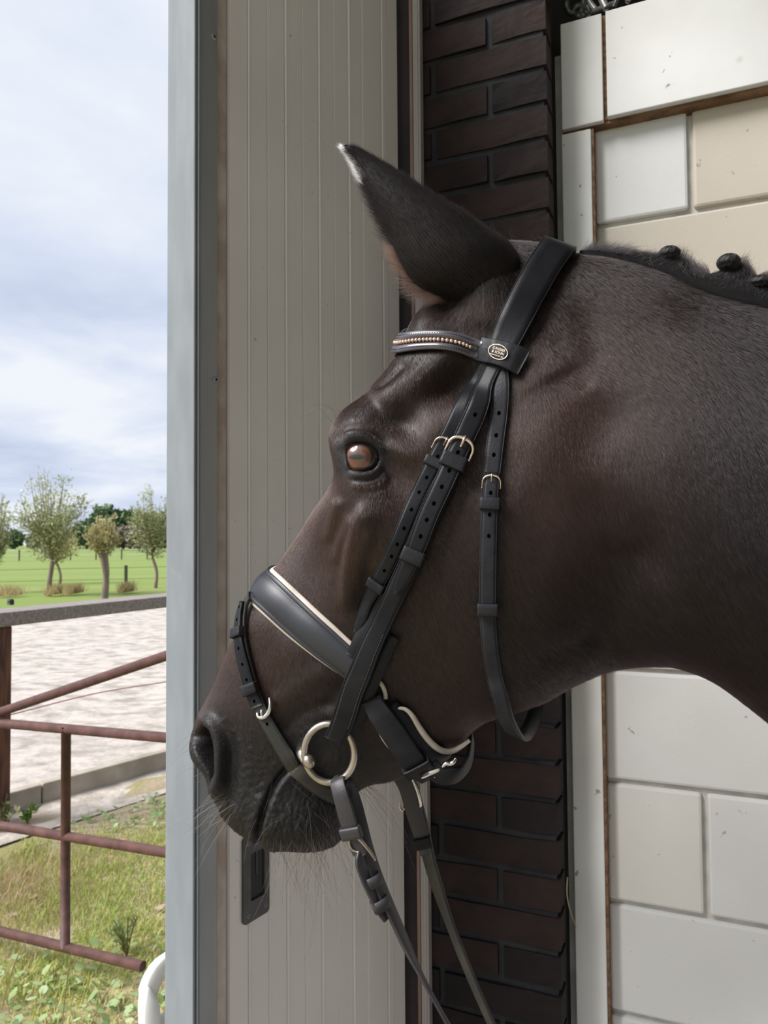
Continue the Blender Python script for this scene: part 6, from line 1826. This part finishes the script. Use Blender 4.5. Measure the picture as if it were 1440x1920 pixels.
for px_ in range(-60, 420, 48):
    q = hit_ground(px_, 1052 - px_ * 0.012, -0.06); s = ((q - EYE) @ _f) / FPX
    adopt(box('fence_post', q, np.array([1., 0, 0]), np.array([0, 1., 0]), UP, (-.05, .05), (-.05, .05), (-.1, 1.0), M_fp, None, 0.01), pf2); q2.append(q)
for h in (0.45, 0.92): adopt(tube('fence_tape', [q + UP * h for q in q2], 0.03, M_tape, None, 5), pf2)
tag(pf2, 'far paddock fence with pale tape across the middle of the pasture', 'fence')
# dry grass tufts on the arena's far edge
M_dryg = attr_mat('dry_grass', 'tone', [(0, (0.30, 0.22, 0.09)), (1, (0.52, 0.42, 0.22))], 0.7, 0.3)
for px_, w_, lab in ((14, 42, 'wide dry yellow grass tuft at the far left edge of the sand'), (107, 12, 'dry yellow grass tuft right of the tallest willow trunk'), (136, 14, 'dry yellow grass tuft midway between the two willow trunks'), (238, 10, 'small dry grass tuft at the dark pasture post')):
    b0 = hit_ground(px_, 1117 - px_ * .03, 0.0); s = ((b0 - EYE) @ _f) / FPX; n = 260
    x = (g.random(n) - .5) * w_ * s; b = b0 + np.stack([x, .3 * g.standard_normal(n), 0 * x], 1); h = (14 + 10 * g.random(n)) * s
    tipo = np.stack([.35 * h * g.standard_normal(n), .2 * h * g.standard_normal(n), h], 1); w = np.array([0.012, 0, 0])
    V = np.stack([b - w, b + w, b + tipo], 1); o = soup('dry_grass', V, np.arange(n * 3).reshape(n, 3), np.repeat(g.random(n), 3), M_dryg); tag(o, lab, 'grass', kind='stuff')

# ---------------------------------------------------------------- white plastic garden chair behind the door edge
cx0 = P(262, 1870, 1.46)
bd = DD * 1.0; bf_ = ND                                # along the backrest; the way the chair faces
CH = 0.735
cb = np.array([cx0[0], cx0[1], 0.0]) + bf_ * 0.088
def cpt(a, d, z): return cb + bd * a + bf_ * d + UP * z   # a along the back, d forward
chair = empty('garden_chair', cpt(0.22, 0.2, 0))
tag(chair, 'weathered white plastic garden chair half hidden behind the door edge', 'chair')
def slab(name, path, w, t, up_, n=40):
    """flat bar along a 3-D path: w across, t thick"""
    c = catmull(path, n); T = np.gradient(c, axis=0); T /= np.linalg.norm(T, axis=1)[:, None]
    N = np.asarray(up_, float); Bv = np.cross(T, N); Bv /= np.linalg.norm(Bv, axis=1)[:, None]; Nn = np.cross(Bv, T)
    pr = [(-.5, -.25), (-.42, -.5), (.42, -.5), (.5, -.25), (.5, .25), (.42, .5), (-.42, .5), (-.5, .25)]
    V = np.array([[c[i] + Bv[i] * w * a + Nn[i] * t * b for a, b in pr] for i in range(n)])
    return adopt(grid_mesh(name, V, n, 8, M_plastic, None, close_v=True, caps=True), chair)
BWid = 0.42
fr = [cpt(0.0, 0.02, 0.40), cpt(-0.012, -0.03, 0.58), cpt(0.002, -0.065, 0.68), cpt(0.012, -0.08, CH - 0.052), cpt(0.040, -0.088, CH - 0.026), cpt(0.085, -0.09, CH - 0.021), cpt(BWid / 2, -0.09, CH - 0.018), cpt(BWid - 0.085, -0.09, CH - 0.021), cpt(BWid - 0.040, -0.088, CH - 0.026), cpt(BWid - 0.012, -0.08, CH - 0.052), cpt(BWid - 0.002, -0.065, 0.68), cpt(BWid + .012, -0.03, 0.58), cpt(BWid, 0.02, 0.40)]
slab('backrest_frame', fr, 0.042, 0.022, bf_, 90)
for zc_ in (0.635, 0.56, 0.48):
    f_ = (zc_ - .4) / .4
    slab('back_slat', [cpt(0.015, 0.01 - .1 * f_, zc_), cpt(BWid / 2, -.012 - .1 * f_, zc_ + .004), cpt(BWid - .015, 0.01 - .1 * f_, zc_)], 0.026, 0.012, bf_, 16)
slab('seat', [cpt(-0.01, 0.19, 0.415), cpt(BWid / 2, 0.19, 0.40), cpt(BWid + .01, 0.19, 0.415)], 0.37, 0.02, UP, 20)
for a_ in (0.0, BWid):
    sg = -1 if a_ == 0 else 1
    slab('leg', [cpt(a_ + sg * .0, 0.345, 0.41), cpt(a_ + sg * .01, 0.35, 0.25), cpt(a_ + sg * .03, 0.365, 0.0)], 0.05, 0.02, bf_, 20)
    slab('leg', [cpt(a_, 0.03, 0.42), cpt(a_ + sg * .02, -0.03, 0.2), cpt(a_ + sg * .03, -0.07, 0.0)], 0.05, 0.02, bf_, 20)

# ---------------------------------------------------------------- metal odds and ends lying on top of the beam
M_iron = mat('dull_grey_iron', (0.16, 0.17, 0.165), 0.4, metal=0.7, col2=(0.07, 0.07, 0.07), scale=60)
M_bright = mat('bright_zinc', (0.62, 0.62, 0.60), 0.35, metal=0.6, col2=(0.4, 0.4, 0.38), scale=60)
zl_ = zbt + 0.001
def lp(px_, py_, d=-0.02):
    u_, z_ = wall_uv(px_, py_, d); return WO + UW * u_ + NW * d + UP * z_
for (pts, rad, m, nm, lab, cat, cl_) in (
    ([(1066, 22), (1062, 8), (1072, -6), (1088, -6), (1095, 8), (1088, 22), (1076, 26)], 0.0062, M_iron, 'iron_ring', 'thick dull iron ring at the left end of the clutter on the beam', 'ring', True),
    ([(1072, 24), (1082, 12), (1094, 12), (1101, 21), (1095, 28), (1082, 30)], 0.0055, M_iron, 'iron_ring', 'smaller dark iron ring leaning on the thick one on the beam', 'ring', True),
    ([(1098, -8), (1107, 6), (1116, 18)], 0.0050, M_bright, 'zinc_rod', 'bright slanting zinc rod right of the iron rings on the beam', 'rod', False),
    ([(1094, 10), (1099, 18), (1103, 28)], 0.0058, M_bright, 'zinc_bolt', 'short bright bolt standing between the iron rings and the slanting rod', 'bolt', False),
    ([(1126, -10), (1130, 2), (1137, 16)], 0.0068, M_bright, 'zinc_bracket', 'broad bright bracket end above the board joint', 'bracket', False),
    ([(1162, -14), (1156, 2), (1150, 16)], 0.0045, M_iron, 'iron_hook', 'grey iron hook leaning at the right of the board joint', 'hook', False),
    ([(1184, -14), (1180, -4), (1176, 4)], 0.0048, M_bright, 'zinc_bolt', 'rightmost bright bolt end on the beam', 'bolt', False),
    ([(1108, 22), (1120, 18), (1136, 12), (1152, 6)], 0.0050, M_iron, 'iron_bar', 'dark iron bar lying flat behind the bright bracket', 'bar', False)):
    dd = -0.03 if not cl_ else -0.028
    if cl_: o = tube(nm, [lp(x, y, dd + 0.004 * (i % 2)) for i, (x, y) in enumerate(pts)], rad, m, None, 10, 40, closed=True)
    else: o = tube(nm, [lp(x, y, dd) for x, y in pts], rad, m, None, 10, 16)
    tag(o, lab, cat, 'metal odds and ends on the beam')

# a straw caught at the brick corner and a tan stain under the beam
def bpt(px_, py_, d): 
    u_, z_ = wall_uv(px_, py_, d); return WO + UW * u_ + NW * d + UP * z_
o = tube('straw', [bpt(1064, 1645, BD * .9), bpt(1063, 1672, BD * .9), bpt(1067, 1700, BD * .75), bpt(1074, 1722, BD * .5), bpt(1080, 1738, BD * .25)], 0.0011, M_stem, None, 6, 20)
tag(o, 'bent brown straw caught at the lower corner of the brick pier', 'straw')
sv = [(1134, 232), (1144, 226), (1160, 224), (1180, 224), (1186, 231), (1177, 236), (1164, 239), (1156, 243), (1144, 243), (1136, 240)]
st_ = mesh_obj('stain', [bpt(x, y, BF + 0.0018) for x, y in sv], [tuple(range(len(sv)))], mat('tan_water_stain', (0.50, 0.35, 0.16), 0.85, col2=(0.66, 0.55, 0.40), scale=50), wall_r)
